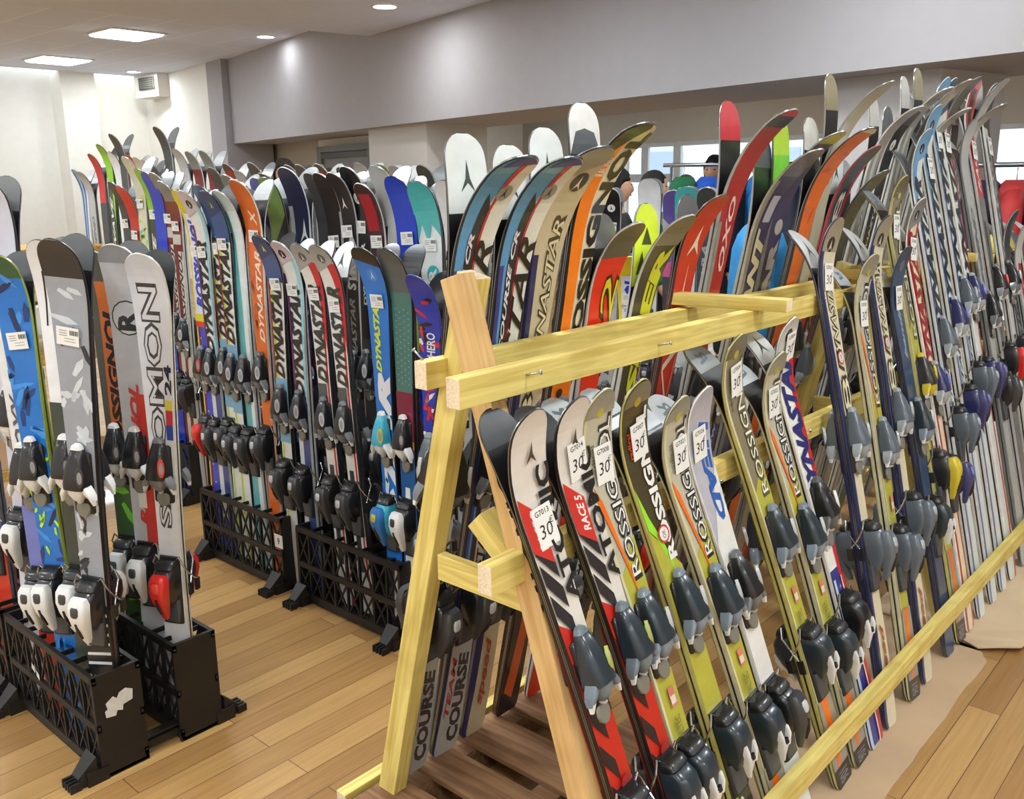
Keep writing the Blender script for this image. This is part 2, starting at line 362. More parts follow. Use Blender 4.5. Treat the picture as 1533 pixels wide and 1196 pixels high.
DES['dyn_beige'] = dict(desc='beige and navy', top=(196, 184, 150), side=(40, 40, 80), b=baseA(), w=(.12, .07, .09), bend=.34, phi=54, nose=.06,
    g=[('r', 0, .82, -1, -.62, (44, 46, 92)), ('q', [(1, -1), (1, 1), (.965, 1), (.93, -1)], (158, 152, 138)), ('d', .93, .25, .027, (62, 54, 42)), ('A', .928, .25, .022, (226, 220, 204)),
       ('T', 'DYNASTAR', .64, .87, -.1, .5, (220, 208, 172), (70, 60, 44), {'shear': .3}), ('T', '8', .545, .61, -.45, .55, (222, 210, 172), (40, 36, 30)), ('T', '8', .475, .54, -.45, .55, (222, 210, 172), (40, 36, 30)), ('t', 'speed', .06, .2, -.4, .4, (176, 70, 56), IT)] + stick(.66, .05))
DES['ros_orange'] = dict(desc='orange-cream racing', top=(220, 212, 184), side=(24, 24, 26), b=[('r', .93, 1, -1, 1, (226, 226, 222)), ('q', [(.93, -1), (.93, 1), (.96, .6), (.965, 0), (.96, -.6)], (78, 84, 88))], w=(.118, .068, .09), bend=.36, phi=56, nose=.06,
    g=[('r', .0, .62, -1, 1, (236, 118, 20)), ('r', .6, .97, -1, -.12, (240, 126, 26)), ('q', [(1, -1), (.9, -1), (.94, -.5), (.99, .5), (1, .5)], (40, 38, 38)), ('t', 'RACING', .90, .93, -.8, .0, (230, 220, 200), {'bold': .03}),
       ('t', 'ROSSIGNOL', .63, .98, .02, .95, (30, 28, 26), {'bold': .05}), ('r', .0, .22, -1, 1, (40, 38, 40)), ('q', [(.05, -.7), (.2, -.2), (.18, .7), (.03, .2)], (224, 96, 40)), ('d', .58, -.2, .012, (60, 40, 20))])
DES['red22'] = dict(desc='yellow-numbered bright red', top=(226, 50, 26), side=(206, 206, 204), b=basePlain((110, 112, 112)), w=(.118, .07, .09), g=[('r', .92, 1, -1, 1, (92, 88, 70)), ('T', '22', .70, .88, -.1, .95, (224, 206, 50), (60, 30, 20), {'shear': .2}), ('T', 'SL', .5, .64, -.1, .8, (224, 206, 50), (60, 30, 20))])
DES['fis'] = dict(desc='yellow-lettered dark grey', top=(70, 66, 50), side=(190, 190, 186), w=(.116, .07, .09), bend=.32, b=[('r', .86, 1, -1, 1, (214, 230, 70)), ('q', [(.96, 0), (.93, .42), (.93, -.42)], (70, 76, 50)), ('q', [(.92, -.35), (.88, -.75), (.88, .0)], (70, 76, 50)), ('q', [(.92, .35), (.88, 0), (.88, .75)], (70, 76, 50))],
    g=[('r', .93, 1, -1, 1, (126, 120, 100)), ('t', 'FISHER', .56, .93, -.2, .8, (204, 208, 44), {'shear': .15, 'bold': .05}), ('t', 'RACE', .38, .5, -.2, .7, (204, 208, 44), IT), ('t', 'worldcup RC', .58, .8, .84, .98, (200, 200, 190))])
DES['red_a'] = dict(desc='cream-marked red', top=(196, 48, 36), side=(60, 30, 28), w=(.118, .07, .09), b=basePlain((110, 110, 112)), g=[('A', .9, .2, .05, (226, 214, 196)), ('q', [(.80, -.6), (.79, .1), (.86, .1), (.795, -.05)], (226, 214, 196)), ('q', [(.66, -.8), (.70, .9), (.715, .9), (.675, -.8)], (226, 214, 196)), ('q', [(.66, -.8), (.59, .5), (.60, .55), (.665, -.7)], (226, 214, 196)), ('q', [(.59, .5), (.7, .7), (.7, .74), (.59, .56)], (226, 214, 196)), ('t', 'RACE', .4, .52, -.5, .5, WHITE, IT)])
DES['red_tall'] = dict(desc='dark red racing', top=(164, 40, 44), side=(150, 150, 146), w=(.116, .07, .09), bend=.4, phi=52, b=basePlain((206, 60, 70)), g=[('r', 0, .8, -1, -.6, (140, 134, 124)), ('r', .96, 1, -1, 1, (44, 40, 42)), ('r', .985, 1, -1, 1, (210, 40, 50)), ('t', 'OXO', .72, .84, -.2, .5, (226, 190, 184), IT), ('q', [(.42, -.6), (.5, -.2), (.56, .6), (.45, .8)], (110, 26, 30)), ('t', 'SL', .6, .68, -.2, .5, (200, 160, 150), IT)])
DES['navy_blk'] = dict(desc='beige-lettered navy', top=(52, 48, 84), side=(150, 144, 126), w=(.116, .07, .09), bend=.38, phi=54, b=basePlain((86, 90, 96)), g=[('r', 0, .92, -1, -.62, (138, 130, 112)), ('r', .93, 1, -1, 1, (96, 94, 110)), ('r', .84, .89, -.3, .6, (170, 166, 176)), ('t', 'VOLANT', .55, .83, -.45, .8, (200, 190, 150), {'shear': .3, 'bold': .06}), ('t', 'power', .38, .5, -.3, .4, (160, 170, 200), IT)])
DES['navy_tip'] = dict(desc='lime-tipped navy', top=(56, 50, 88), side=(120, 116, 106), w=(.112, .07, .09), bend=.4, phi=56, b=[('r', .93, 1, -1, 1, (176, 206, 60)), ('r', .86, .93, -1, 1, (130, 200, 70))], g=[('r', .965, 1, -1, 1, (190, 190, 60)), ('d', .8, .2, .026, (170, 166, 156)), ('t', 'TATAR', .52, .78, -.5, .7, (150, 146, 140), {'bold': .06})])
DES['orange_pl'] = dict(desc='plain orange', top=(222, 106, 42), side=(40, 34, 34), w=(.118, .072, .09), bend=.4, phi=56, b=basePlain(WHITE), g=[('rand', .4, .95, [(196, 120, 70), (230, 96, 40), (200, 90, 30)], 14, .012, 3), ('r', .985, 1, -1, 1, (220, 214, 200))])
DES['dark_8'] = dict(desc='black-and-red numbered', top=(60, 58, 66), side=(176, 44, 54), b=baseA(), w=(.114, .07, .09), bend=.34, g=[('r', 0, .95, .65, 1, (176, 40, 52)), ('T', '8', .82, .89, -.4, .5, (210, 204, 190), (36, 36, 40)), ('T', '8', .72, .79, -.4, .5, (210, 204, 190), (36, 36, 40)), ('t', 'DYNASTAR', .4, .68, -.5, .3, (200, 196, 186), IT)])
DES['dark_green'] = dict(desc='dark green', top=(50, 66, 64), side=(70, 70, 72), b=baseR((150, 156, 158)), w=(.114, .07, .09), bend=.36, g=[('t', 'R', .7, .74, -.5, .5, (190, 196, 190)), ('t', 'ROSSIGNOL', .42, .66, -.4, .4, (120, 130, 120), IT)])
DES['beige'] = dict(desc='plain beige', top=(176, 170, 150), side=(130, 126, 118), b=basePlain((160, 150, 120)), w=(.1, .068, .086), bend=.4, phi=54, g=[('t', 'GT', .8, .84, -.4, .4, (90, 86, 74))])
DES['grey_old'] = dict(desc='grey-white touring', top=(150, 150, 144), side=(206, 204, 196), b=basePlain((200, 200, 196)), w=(.09, .066, .08), bend=.32, phi=60, g=[('r', 0, .9, -.3, .3, (196, 196, 190)), ('t', 'TOURING', .6, .8, -.2, .2, (60, 60, 60), IT)])
# crate rows
DES['dyn_lime'] = dict(desc='white lime navy', top=(222, 224, 220), side=BLACK, b=basePlain((54, 56, 60)), g=dyn(0, (24, 24, 28), (-.75, -.4), (196, 214, 70), tip=(44, 66, 120), tip2=(60, 90, 60), extra=[('q', [(.98, -1), (.98, 1), (.86, 1), (.86, -1)], (50, 84, 140)), ('r', .45, .86, -1, -.78, (150, 50, 80)), ('r', .42, .60, -1, 1, (120, 170, 200))], u0=.6, u1=.86))
DES['dyn_cyan'] = dict(desc='white and cyan', top=(224, 226, 226), side=(200, 206, 206), b=baseA(), g=dyn(0, (26, 28, 34), (.62, 1), (150, 206, 220), tip=(206, 190, 196), extra=[('r', .5, .9, -1, -.66, (110, 60, 110)), ('r', 0, .55, -1, 1, (56, 70, 130)), ('r', .1, .5, -1, -.2, (206, 212, 222))], u0=.56, u1=.86))
DES['dyn_wred'] = dict(desc='red-striped white', top=(226, 226, 222), side=(40, 42, 44), b=baseA(), g=dyn(0, (44, 54, 56), (.5, .78), (196, 36, 50), tip=(168, 170, 168), tip2=(90, 92, 92), extra=[('q', [(.94, .1), (.94, 1), (.7, 1), (.8, .55)], (196, 36, 50)), ('r', .56, .62, -.9, .4, (70, 82, 84)), ('r', .12, .4, -.5, .2, (52, 58, 62))], u0=.62, u1=.88))
DES['dyn_blue'] = dict(desc='lime-lettered bright blue', top=(30, 116, 206), side=BLACK, w=(.118, .078, .1), b=basePlain((80, 84, 88)), g=[('q', [(1, -1), (1, 1), (.94, 1), (.965, -1)], (22, 24, 28)), ('d', .92, .1, .024, (56, 136, 216)), ('A', .92, .1, .018, (200, 220, 240)), ('t', 'DYNASTAR', .68, .86, -.5, .1, (206, 222, 40), {'shear': .4, 'bold': .05}), ('t', 'STAR', .30, .68, -.5, .95, (224, 230, 236), {'shear': .4, 'bold': .07}), ('r', 0, .2, -1, 1, (40, 44, 50)), ('q', [(.02, -.6), (.18, 0), (.18, .8), (.06, .4)], WHITE)])
DES['dots'] = dict(desc='teal-dotted crimson', top=(70, 118, 112), side=BLACK, w=(.11, .075, .095), b=basePlain((50, 54, 58)), g=[('r', .88, 1, -1, 1, (84, 92, 94)), ('dots', .66, .86, (140, 180, 170), .003), ('r', 0, .64, -1, 1, (124, 34, 62)), ('r', .5, .52, -1, 1, (200, 140, 40)), ('r', 0, .5, -1, 1, (40, 90, 150)), ('q', [(.1, -1), (.4, -.4), (.4, .2), (.1, .4)], WHITE)])
DES['rwb'] = dict(desc='patterned red-blue-white', top=(48, 60, 168), side=(40, 60, 160), w=(.11, .075, .095), b=basePlain((30, 32, 36)), g=[('rand', .1, .93, [(206, 40, 50), (210, 46, 60), WHITE, (28, 28, 32), (226, 226, 230)], 60, .011, 5), ('t', 'HERO', .78, .84, -.3, .5, WHITE)])
DES['orange_dyn'] = dict(desc='white-lettered orange', top=(214, 104, 40), side=(210, 200, 190), w=(.112, .074, .095), b=basePlain((196, 200, 202)), phi=46, g=[('rand', .3, .8, [(206, 90, 40), (160, 90, 50)], 12, .015, 9), ('t', 'DYNASTAR', .60, .82, -.1, .7, (236, 220, 200), {'shear': .35, 'bold': .03}), ('t', 'X', .88, .92, -.1, .6, (236, 220, 200), IT), ('d', .86, -.2, .008, BLACK)])
DES['teal_white'] = dict(desc='teal and white', top=(96, 170, 176), side=(216, 222, 222), b=basePlain((40, 60, 60)), g=[('q', [(.97, -.2), (.97, 1), (0, 1), (0, .3), (.7, .3)], (214, 228, 228)), ('r', .94, 1, -1, 1, (190, 206, 206))])
DES['ros_star'] = dict(desc='starred yellow and blue', top=(60, 76, 190), side=(214, 204, 50), w=(.104, .07, .09), b=basePlain((60, 60, 70)), g=[('r', .93, 1, -1, 1, (220, 204, 40)), ('r', 0, .97, -1, -.72, (222, 208, 50)), ('r', .66, .93, -.72, 1, (214, 220, 238)), ('t', 'ROSSIGNOL', .68, .92, -.5, .9, (50, 70, 190), {'shear': .3, 'bold': .06}), ('r', .645, .665, -1, 1, (222, 208, 50)), ('r', .63, .645, -1, 1, (210, 60, 50)), ('r', 0, .63, -.7, -.5, (200, 70, 60))] + [('d', .60-.05*i, .1+.3*((i*7) % 3-1), .004, WHITE) for i in range(9)])
DES['solid_blue'] = dict(desc='plain royal blue', top=(26, 62, 196), side=BLACK, w=(.118, .09, .11), b=basePlain((120, 124, 126)), phi=40, g=[('rand', .3, .7, [(40, 120, 210), (60, 90, 220)], 6, .02, 2), ('r', .6, .7, .6, .9, (150, 190, 60))])
DES['lime'] = dict(desc='lime green', top=(140, 196, 50), side=(40, 60, 30), b=basePlain((56, 50, 56)), g=[('r', .0, .84, -1, 1, (46, 60, 40)), ('q', [(.9, .2), (.9, 1), (.7, 1), (.75, .5)], (140, 196, 50)), ('t', 'WAVE', .6, .8, -.6, .2, WHITE, IT), ('r', .4, .6, 0, 1, (206, 206, 40))])
DES['darkred'] = dict(desc='grey and dark red', top=(110, 30, 38), side=(190, 190, 186), b=basePlain((170, 172, 170)), g=[('r', .93, 1, -1, 1, (120, 126, 124)), ('r', .8, .83, -1, .6, (190, 190, 186)), ('r', 0, .78, -.1, 1, (196, 196, 190)), ('t', 'ROSSIGNOL', .5, .78, -.2, .7, (44, 40, 44), IT)])
DES['green_R'] = dict(desc='wide green and black', top=(132, 168, 84), side=BLACK, w=(.124, .09, .11), b=basePlain((170, 174, 176)), phi=36, g=[('q', [(.0, -1), (.80, -1), (.9, 1), (0, 1)], (22, 26, 24)), ('d', .80, .2, .034, (130, 196, 60)), ('d', .80, .2, .03, (22, 26, 24)), ('t', 'R', .785, .815, -.2, .6, (130, 196, 60), BT), ('q', [(.72, -1), (.72, .2), (.66, .8), (.60, -1)], (200, 204, 200)), ('r', 0, .6, -1, 1, (50, 56, 60))])
DES['purple'] = dict(desc='purple and pink', top=(96, 84, 158), side=(190, 192, 196), w=(.12, .085, .1), b=basePlain((190, 192, 194)), phi=36, g=[('q', [(.9, -1), (.86, -1), (.78, 1), (.82, 1)], (180, 184, 190)), ('r', .70, .75, -1, 1, (196, 80, 140)), ('r', 0, .70, -1, 1, (54, 54, 64))])
DES['navy_dyn'] = dict(desc='wide navy', top=(40, 48, 78), side=(206, 210, 214), w=(.128, .095, .115), b=basePlain((150, 154, 156)), phi=40, g=[('r', 0, .9, -1, -.55, (206, 216, 226)), ('t', 'DYNASTAR', .62, .8, -.9, -.6, BLACK, BT), ('A', .84, .45, .05, (226, 230, 232)), ('q', [(.66, .0), (.7, .3), (.69, .4), (.65, .1)], WHITE), ('q', [(.63, .0), (.64, .4), (.65, .4), (.64, .0)], WHITE), ('q', [(.5, -.55), (.66, -.2), (.5, 1)], (140, 40, 56))])
DES['blk_red'] = dict(desc='red-lettered black', top=(36, 34, 38), side=(190, 190, 190), b=basePlain((60, 62, 64)), g=[('t', 'DYNASTAR', .62, .84, -.5, .0, (206, 40, 36), IT), ('r', 0, .9, .75, 1, (160, 160, 160))])
DES['blk_str'] = dict(desc='white-lettered black', top=(32, 32, 36), side=(180, 180, 180), b=basePlain((60, 62, 64)), g=[('A', .92, .0, .024, WHITE), ('q', [(.86, .2), (.82, .9), (.74, .9), (.76, -.5)], (190, 190, 190)), ('t', 'STR', .72, .78, -.5, .7, WHITE, BT), ('t', 'DYNASTAR', .5, .7, -.4, .4, (170, 170, 170), IT)])
DES['blk_dyn'] = dict(desc='white-badged black', top=(28, 28, 32), side=(196, 196, 196), b=basePlain((100, 104, 104)), g=[('d', .92, .0, .022, WHITE), ('A', .92, 0, .016, BLACK), ('t', 'DYNASTAR', .68, .82, -.2, .3, WHITE, BT), ('r', 0, .6, -1, 1, (60, 60, 64))])
DES['red_ar'] = dict(desc='dark red and white', top=(70, 44, 46), side=(196, 196, 196), b=basePlain((180, 182, 180)), g=[('r', .88, .97, -.7, .5, (170, 30, 40)), ('r', 0, .8, .6, 1, WHITE), ('t', 'DYNASTAR', .48, .82, -.7, .55, (220, 216, 214), {'shear': .4, 'bold': .05})])
DES['teal_R'] = dict(desc='teal-tipped white', top=(226, 232, 230), side=(60, 64, 66), w=(.124, .092, .112), b=basePlain((90, 96, 98)), phi=36, g=[('r', .93, 1, -1, 1, (70, 180, 180)), ('q', [(.93, -1), (.93, 1), (.87, 1), (.9, .3), (.85, -.1), (.9, -.5), (.86, -1)], (84, 186, 186)), ('d', .79, .15, .032, (50, 172, 178)), ('t', 'R', .777, .803, -.25, .45, WHITE, BT), ('rand', .3, .75, [(150, 200, 200), (190, 214, 214)], 18, .004, 8)])
DES['white_wide'] = dict(desc='plain white wide', top=(224, 226, 228), side=(60, 60, 62), w=(.122, .09, .11), b=basePlain((90, 94, 96)), phi=36, g=[('r', .76, .79, -.2, .7, (80, 80, 84)), ('r', .68, .71, -.2, .7, (80, 80, 84)), ('t', 'RIDE', .5, .66, -.3, .4, (90, 90, 96))])
DES['red_tip'] = dict(desc='bright red', top=(196, 40, 40), side=(90, 90, 90), b=basePlain((196, 198, 196)), g=[('r', 0, .8, -1, 1, (56, 60, 60)), ('d', .83, .0, .024, (206, 50, 50)), ('q', [(.6, -1), (.6, .2), (.4, .9), (.3, -1)], (90, 110, 50))])
DES['camo'] = dict(desc='pale green and cream', top=(206, 206, 186), side=(130, 134, 130), b=basePlain((170, 172, 170)), g=[('rand', .55, .88, [(150, 206, 70), (110, 196, 170), (196, 206, 110)], 14, .016, 12), ('r', 0, .5, -1, 1, (160, 196, 90))])
DES['white_red'] = dict(desc='red-badged white', top=(216, 212, 208), side=(140, 142, 140), b=basePlain((110, 114, 116)), g=[('r', .72, .86, -.2, .9, (180, 40, 50)), ('A', .79, .35, .03, WHITE), ('t', 'ATOMIC', .5, .7, -.4, .4, (60, 60, 60), BT)])
DES['ice'] = dict(desc='pale blue and violet', top=(150, 190, 216), side=(214, 214, 210), b=basePlain((206, 208, 208)), w=(.11, .072, .09), g=[('q', [(.95, .1), (.93, .5), (.6, .3), (.6, .1)], (110, 60, 130)), ('q', [(.98, -.8), (.98, -.4), (.5, -.1), (.5, -.6)], (60, 96, 150)), ('q', [(.9, .6), (.9, 1), (.3, 1), (.5, .5)], (216, 224, 228))])
DES['lilac'] = dict(phi=30, bend=.22, desc='pale lilac', top=(204, 206, 222), side=(50, 50, 54), b=basePlain((120, 124, 126)), w=(.118, .08, .1), g=[('rand', .5, .8, [(186, 190, 210), (190, 170, 210)], 8, .02, 4)])
DES['blue_splash'] = dict(phi=30, bend=.22, desc='lime-splashed blue', top=(30, 112, 196), side=(150, 170, 50), w=(.112, .076, .095), b=basePlain((80, 84, 88)), g=[('r', .95, 1, -1, 1, (50, 90, 60)), ('rand', .05, .95, [(24, 60, 120), (20, 44, 90), (60, 140, 220)], 44, .012, 21), ('rand', .25, .62, [(170, 220, 40), (190, 230, 50)], 26, .007, 22), ('r', .30, .36, -1, 1, (24, 26, 30))])
DES['bw_pat'] = dict(phi=30, bend=.22, desc='black-white patterned', top=(150, 156, 166), side=BLACK, w=(.112, .075, .095), b=basePlain((92, 96, 98)), g=[('r', .93, 1, -1, 1, (44, 46, 50)), ('rand', .35, .92, [(60, 66, 78), (44, 48, 56), (196, 204, 212), (206, 212, 220)], 44, .011, 31), ('r', .0, .33, -1, 1, (30, 32, 36))] + [('q', [(a, -.9), (a+.008, .9), (a+.014, .9), (a+.006, -.9)], (206, 210, 214)) for a in (.2, .22, .24, .26, .28, .3)] + [('r', 0, .18, -.8+.3*i, -.68+.3*i, (206, 214, 226)) for i in range(6)])
DES['ros_or2'] = dict(phi=30, bend=.22, desc='brown and orange', top=(96, 92, 80), side=(196, 190, 170), b=basePlain((110, 110, 108)), g=[('r', .5, .93, -.4, .9, (206, 112, 50)), ('t', 'ROSSIGNOL', .55, .88, -.2, .6, (50, 40, 36), {'shear': .2, 'bold': .05}), ('r', .0, .5, -1, 1, (60, 90, 50)), ('rand', .2, .5, [(110, 190, 50), (90, 180, 50)], 6, .02, 41)])
DES['white_R'] = dict(phi=30, bend=.22, desc='round-badged pale grey', top=(196, 196, 200), side=(206, 200, 176), w=(.124, .085, .105), b=basePlain((96, 100, 102)), g=[('r', .96, 1, -1, 1, (150, 152, 156)), ('d', .85, 0, .05, (28, 28, 32)), ('d', .85, 0, .046, (206, 206, 210)), ('t', 'R', .825, .865, -.55, .5, (28, 28, 32), BT), ('r', .38, .7, .1, 1, (206, 60, 50)), ('t', 'ROSSIGNOL', .42, .72, -.3, .35, (206, 60, 56), {'shear': .3, 'bold': .05}), ('r', .46, .5, -.3, .3, WHITE)])
DES['salomon'] = dict(phi=30, bend=.22, desc='outline-lettered white', top=(216, 218, 224), side=(206, 204, 190), w=(.114, .072, .095), b=basePlain((50, 54, 58)), g=[('T', 'SALOMON', .45, .93, -.55, .4, (216, 218, 224), (60, 60, 66)), ('t', '24', .72, .78, .5, .95, (30, 30, 60), BT), ('r', .66, .69, .5, .98, (190, 50, 60)), ('r', .63, .66, .5, .98, (50, 70, 160)), ('r', .69, .71, .5, .98, (214, 196, 60))])
DES['wr_far'] = dict(phi=30, bend=.22, desc='white red and violet', top=(222, 222, 224), side=(90, 92, 96), w=(.112, .075, .095), b=basePlain((130, 134, 138)), g=[('r', .3, .8, .5, 1, (206, 60, 70)), ('q', [(.5, -1), (.62, 0), (.55, 1), (.3, 1), (.3, -1)], (110, 120, 190)), ('r', 0, .3, -1, 1, (206, 56, 44)), ('t', 'ROXY', .6, .75, -.6, .2, (90, 90, 100), IT)])
DES['white_lines'] = dict(phi=30, bend=.22, desc='black-lined white', top=(226, 228, 232), side=(60, 62, 64), w=(.11, .075, .095), b=basePlain((120, 124, 126)), g=[('q', [(.94, -.4), (.94, -.3), (.84, -.5), (.84, -.6)], BLACK), ('q', [(.94, .2), (.93, .3), (.82, .1), (.82, .0)], BLACK), ('r', 0, .7, -1, 1, (56, 66, 60)), ('r', 0, .7, .4, .9, (150, 180, 40))])
DES['silver'] = dict(desc='silver grey', top=(176, 178, 178), side=(120, 122, 122), b=basePlain((190, 192, 192)), g=[('t', 'LEGEND', .6, .8, -.4, .4, (80, 84, 86), IT)])
DES['dk_grey'] = dict(desc='charcoal', top=(60, 64, 66), side=(150, 150, 150), b=basePlain((110, 112, 114)), g=[('t', 'VITARA', .6, .8, -.4, .4, (150, 154, 156), IT), ('r', 0, .5, -1, 1, (80, 110, 96))])

# ------------------------------------------------------------------ bindings
def sect(u, hw, h, n=14, p=4.2, h0=0.0, dv=0.0):
    out = []
    for k in range(n):
        t = PI*k/(n-1)
        c, s = math.cos(t), math.sin(t)
        x = hw*(abs(c)**(2/p))*(1 if c > 0 else -1); y = h0+(h-h0)*(abs(s)**(2/p))
        out.append((x+dv, -y, u))
    return out
def C(rgb, r=.3): return mat(rgb, r, coat=.3, var=.04)
BSTY = {  # body, wing, lever, accent
    'slate': ((38, 50, 58), (128, 142, 156), (222, 224, 224), (196, 200, 204)),
    'slateR': ((38, 50, 60), (110, 124, 134), (220, 220, 216), (176, 184, 90)),
    'black': ((28, 29, 33), (110, 114, 118), (60, 62, 66), (190, 192, 196)),
    'blackW': ((26, 27, 32), (96, 98, 102), (226, 228, 228), (226, 228, 228)),
    'white': ((30, 31, 35), (226, 228, 228), (228, 230, 230), (60, 62, 66)),
    'red': ((34, 34, 36), (120, 122, 124), (206, 40, 34), (220, 70, 60)),
    'grey': ((86, 96, 106), (150, 158, 164), (96, 106, 116), (170, 176, 180)),
    'blue': ((40, 44, 96), (170, 174, 178), (60, 62, 110), (120, 124, 190)),
    'yellow': ((40, 40, 40), (206, 186, 50), (206, 186, 50), (206, 186, 50)),
    'cyan': ((60, 170, 200), (220, 224, 224), (40, 110, 180), (196, 190, 50)),
}
_b = {}
def bind_meshes(sty):
    if sty in _b: return _b[sty]
    body, wing, lev, acc = [C(c) for c in BSTY[sty]]
    blk = C((20, 21, 23), .45); met = mat((190, 192, 196), .25, metal=1.0, name='steel')
    t = MB()
    t.loft([sect(-.115, .026, .006), sect(-.11, .03, .009), sect(.05, .03, .009), sect(.055, .024, .006)], blk)
    t.loft([sect(u, w, h, h0=.006) for u, w, h in ((.072, .010, .016), (.066, .016, .024), (.045, .021, .034), (.015, .028, .044), (-.02, .032, .052), (-.034, .032, .052), (-.040, .026, .040))], body)
    t.loft([sect(u, w, h, h0=.008) for u, w, h in ((.080, .007, .018), (.076, .012, .024), (.066, .0165, .0255))], wing)
    # jaws
    t.loft([sect(u, w, h, h0=.012) for u, w, h in ((-.034, .022, .047), (-.05, .021, .044), (-.066, .013, .036), (-.074, .006, .028))], wing)
    for sgn in (-1, 1):
        t.loft([sect(u, w, h, 10, h0=h0, dv=dv*sgn) for u, w, h, h0, dv in ((-.026, .006, .040, .014, .024), (-.04, .009, .042, .014, .031), (-.054, .009, .038, .016, .039), (-.066, .005, .032, .018, .044))], wing)
        t.loft([sect(u, w, h, 8, h0=h0, dv=dv*sgn) for u, w, h, h0, dv in ((-.060, .006, .036, .02, .041), (-.078, .003, .030, .022, .046))], C((222, 222, 218)))
    t.loft([sect(-.076, .004, .03), sect(-.082, .002, .024)], C((230, 230, 228)))
    t.loft([sect(u, w, .014, h0=.006) for u, w in ((-.084, .012), (-.09, .019), (-.102, .021), (-.116, .016), (-.122, .008))], C((120, 118, 108), .5))
    # badge on the housing
    bc = Vector((.0235, -.0455, .002)); bn = Vector((.62, -.78, 0)); bx = Vector((.78, .62, 0))
    for h_, f_, m_ in ((.003, 1.0, acc), (.0042, .62, C((150, 152, 156)))):
        t.loft([[tuple(bc+bn*(h_*q)+bx*(.0095*f_*math.cos(2*PI*j/12))+Vector((0, 0, .027*f_*math.sin(2*PI*j/12)))) for j in range(12)] for q in (-1.5, 1)], m_)
    toe = t.mesh('toe_binding', True)
    h = MB()
    h.loft([sect(u, .031, .010) for u in (-.13, -.125, .075, .08)], blk)
    for j in range(6): h.box((0, -.012, .03+.009*j), (.05, .006, .004), blk)
    h.loft([sect(u, w, hh, h0=.006) for u, w, hh in ((.062, .022, .022), (.05, .030, .046), (.03, .033, .062), (.0, .032, .066), (-.03, .028, .056), (-.055, .022, .040), (-.07, .014, .024))], body)
    h.loft([sect(u, w, hh, h0=.012) for u, w, hh in ((.074, .024, .03), (.068, .03, .04), (.056, .032, .046), (.05, .03, .044))], blk)
    h.loft([sect(u, w, hh, h0=.008) for u, w, hh in ((-.05, .028, .02), (-.09, .027, .016), (-.125, .022, .012))], C((70, 76, 82), .5))
    heel = h.mesh('heel_binding', True)
    l = MB()
    if sty in ('blackW', 'slate', 'slateR'):
        for dv, a in ((.018, -.005), (-.016, .0)):
            l.loft([sect(u, w, hh, 8, h0=h0, dv=dv+k) for u, w, hh, h0, k in ((a+.0, .005, .068, .05, 0), (a-.02, .006, .070, .052, 0), (a-.045, .005, .064, .046, -dv*.35))], lev)
        l.loft([sect(u, w, hh, 8, h0=h0) for u, w, hh, h0 in ((-.036, .016, .066, .042), (-.05, .013, .062, .04), (-.075, .006, .050, .036), (-.09, .003, .044, .036))], lev)
        l.loft([sect(u, w, hh, 10, h0=.06) for u, w, hh in ((-.028, .007, .0685), (-.040, .007, .0685))], blk)
    else:
        l.loft([sect(u, w, hh, 10, h0=h0) for u, w, hh, h0 in ((.045, .020, .074, .055), (.03, .027, .082, .055), (.0, .027, .086, .056), (-.03, .022, .080, .05), (-.06, .015, .066, .042), (-.085, .010, .054, .036), (-.1, .005, .046, .034))], lev)
        l.loft([sect(u, w, hh, 8, h0=.06) for u, w, hh in ((-.02, .004, .0855), (-.05, .005, .078), (-.075, .003, .064))], blk)
        l.loft([sect(u, w, hh, 10, h0=.07) for u, w, hh in ((.028, .01, .0845), (.022, .013, .0875), (.006, .013, .0885), (.0, .01, .087))], acc)
    lever = l.mesh('heel_lever', True)
    k = MB()
    for s in (-1, 1):
        k.tube([(s*.02, -.012, .07), (s*.036, -.014, .085), (s*.048, -.012, .06), (s*.052, .006, .03), (s*.062, .03, .0)], .0026, met)
        k.loft([[(s*.062+a*.004, .03+b, c) for a, b in ((-1, -.008), (1, -.008), (1, .008), (-1, .008))] for c in (.006, -.03)], blk)
    brake = k.mesh('brake', False)
    for q in (toe, heel, lever): q.set_sharp_from_angle(angle=math.radians(38))
    _b[sty] = (toe, heel, lever, brake)
    return _b[sty]

# price tags
_tag = {}
def tag_mesh(kind, s1='', s2=''):
    key = (kind, s1, s2)
    if key in _tag: return _tag[key]
    m = MB(); P = mat((232, 232, 228), .6, var=.02, name='paper'); ink = mat((34, 34, 38), .6, name='ink'); ink2 = mat((120, 124, 130), .6)
    if kind == 'hand':
        w, h = .058, .082
        m.box((0, 0, 0), (w, .0012, h), P)
        V, F, a = text2d(s1, 0, .01); m.add([((x-.5)*w*.72, -.0009, h*.5-.018+y*.011) for x, y in V], F, ink)
        V, F, a = text2d(s2, .15, .0); m.add([((x-.5)*w*.66-.002, -.0009, -h*.26+y*.027) for x, y in V], F, ink)
        V, F, a = text2d('€', .15, .0); m.add([(w*.33+(x-.5)*w*.22, -.0009, h*.0+y*.013) for x, y in V], F, ink)
    else:
        w, h = .062, .046
        m.box((0, 0, 0), (w, .0010, h), P)
        for i in range(9): m.box((w*.12+i*.0027, -.0007, h*.22), (.0012 if i % 3 else .002, .0004, .012), ink)
        for i in range(3): m.box((-w*.2, -.0007, h*.3-i*.006), (.022, .0004, .0016), ink2)
        for i in range(2): m.box((w*.1, -.0007, -h*.12-i*.007), (.03, .0004, .0014), ink2)
    _tag[key] = m.mesh('price_tag')
    return _tag[key]

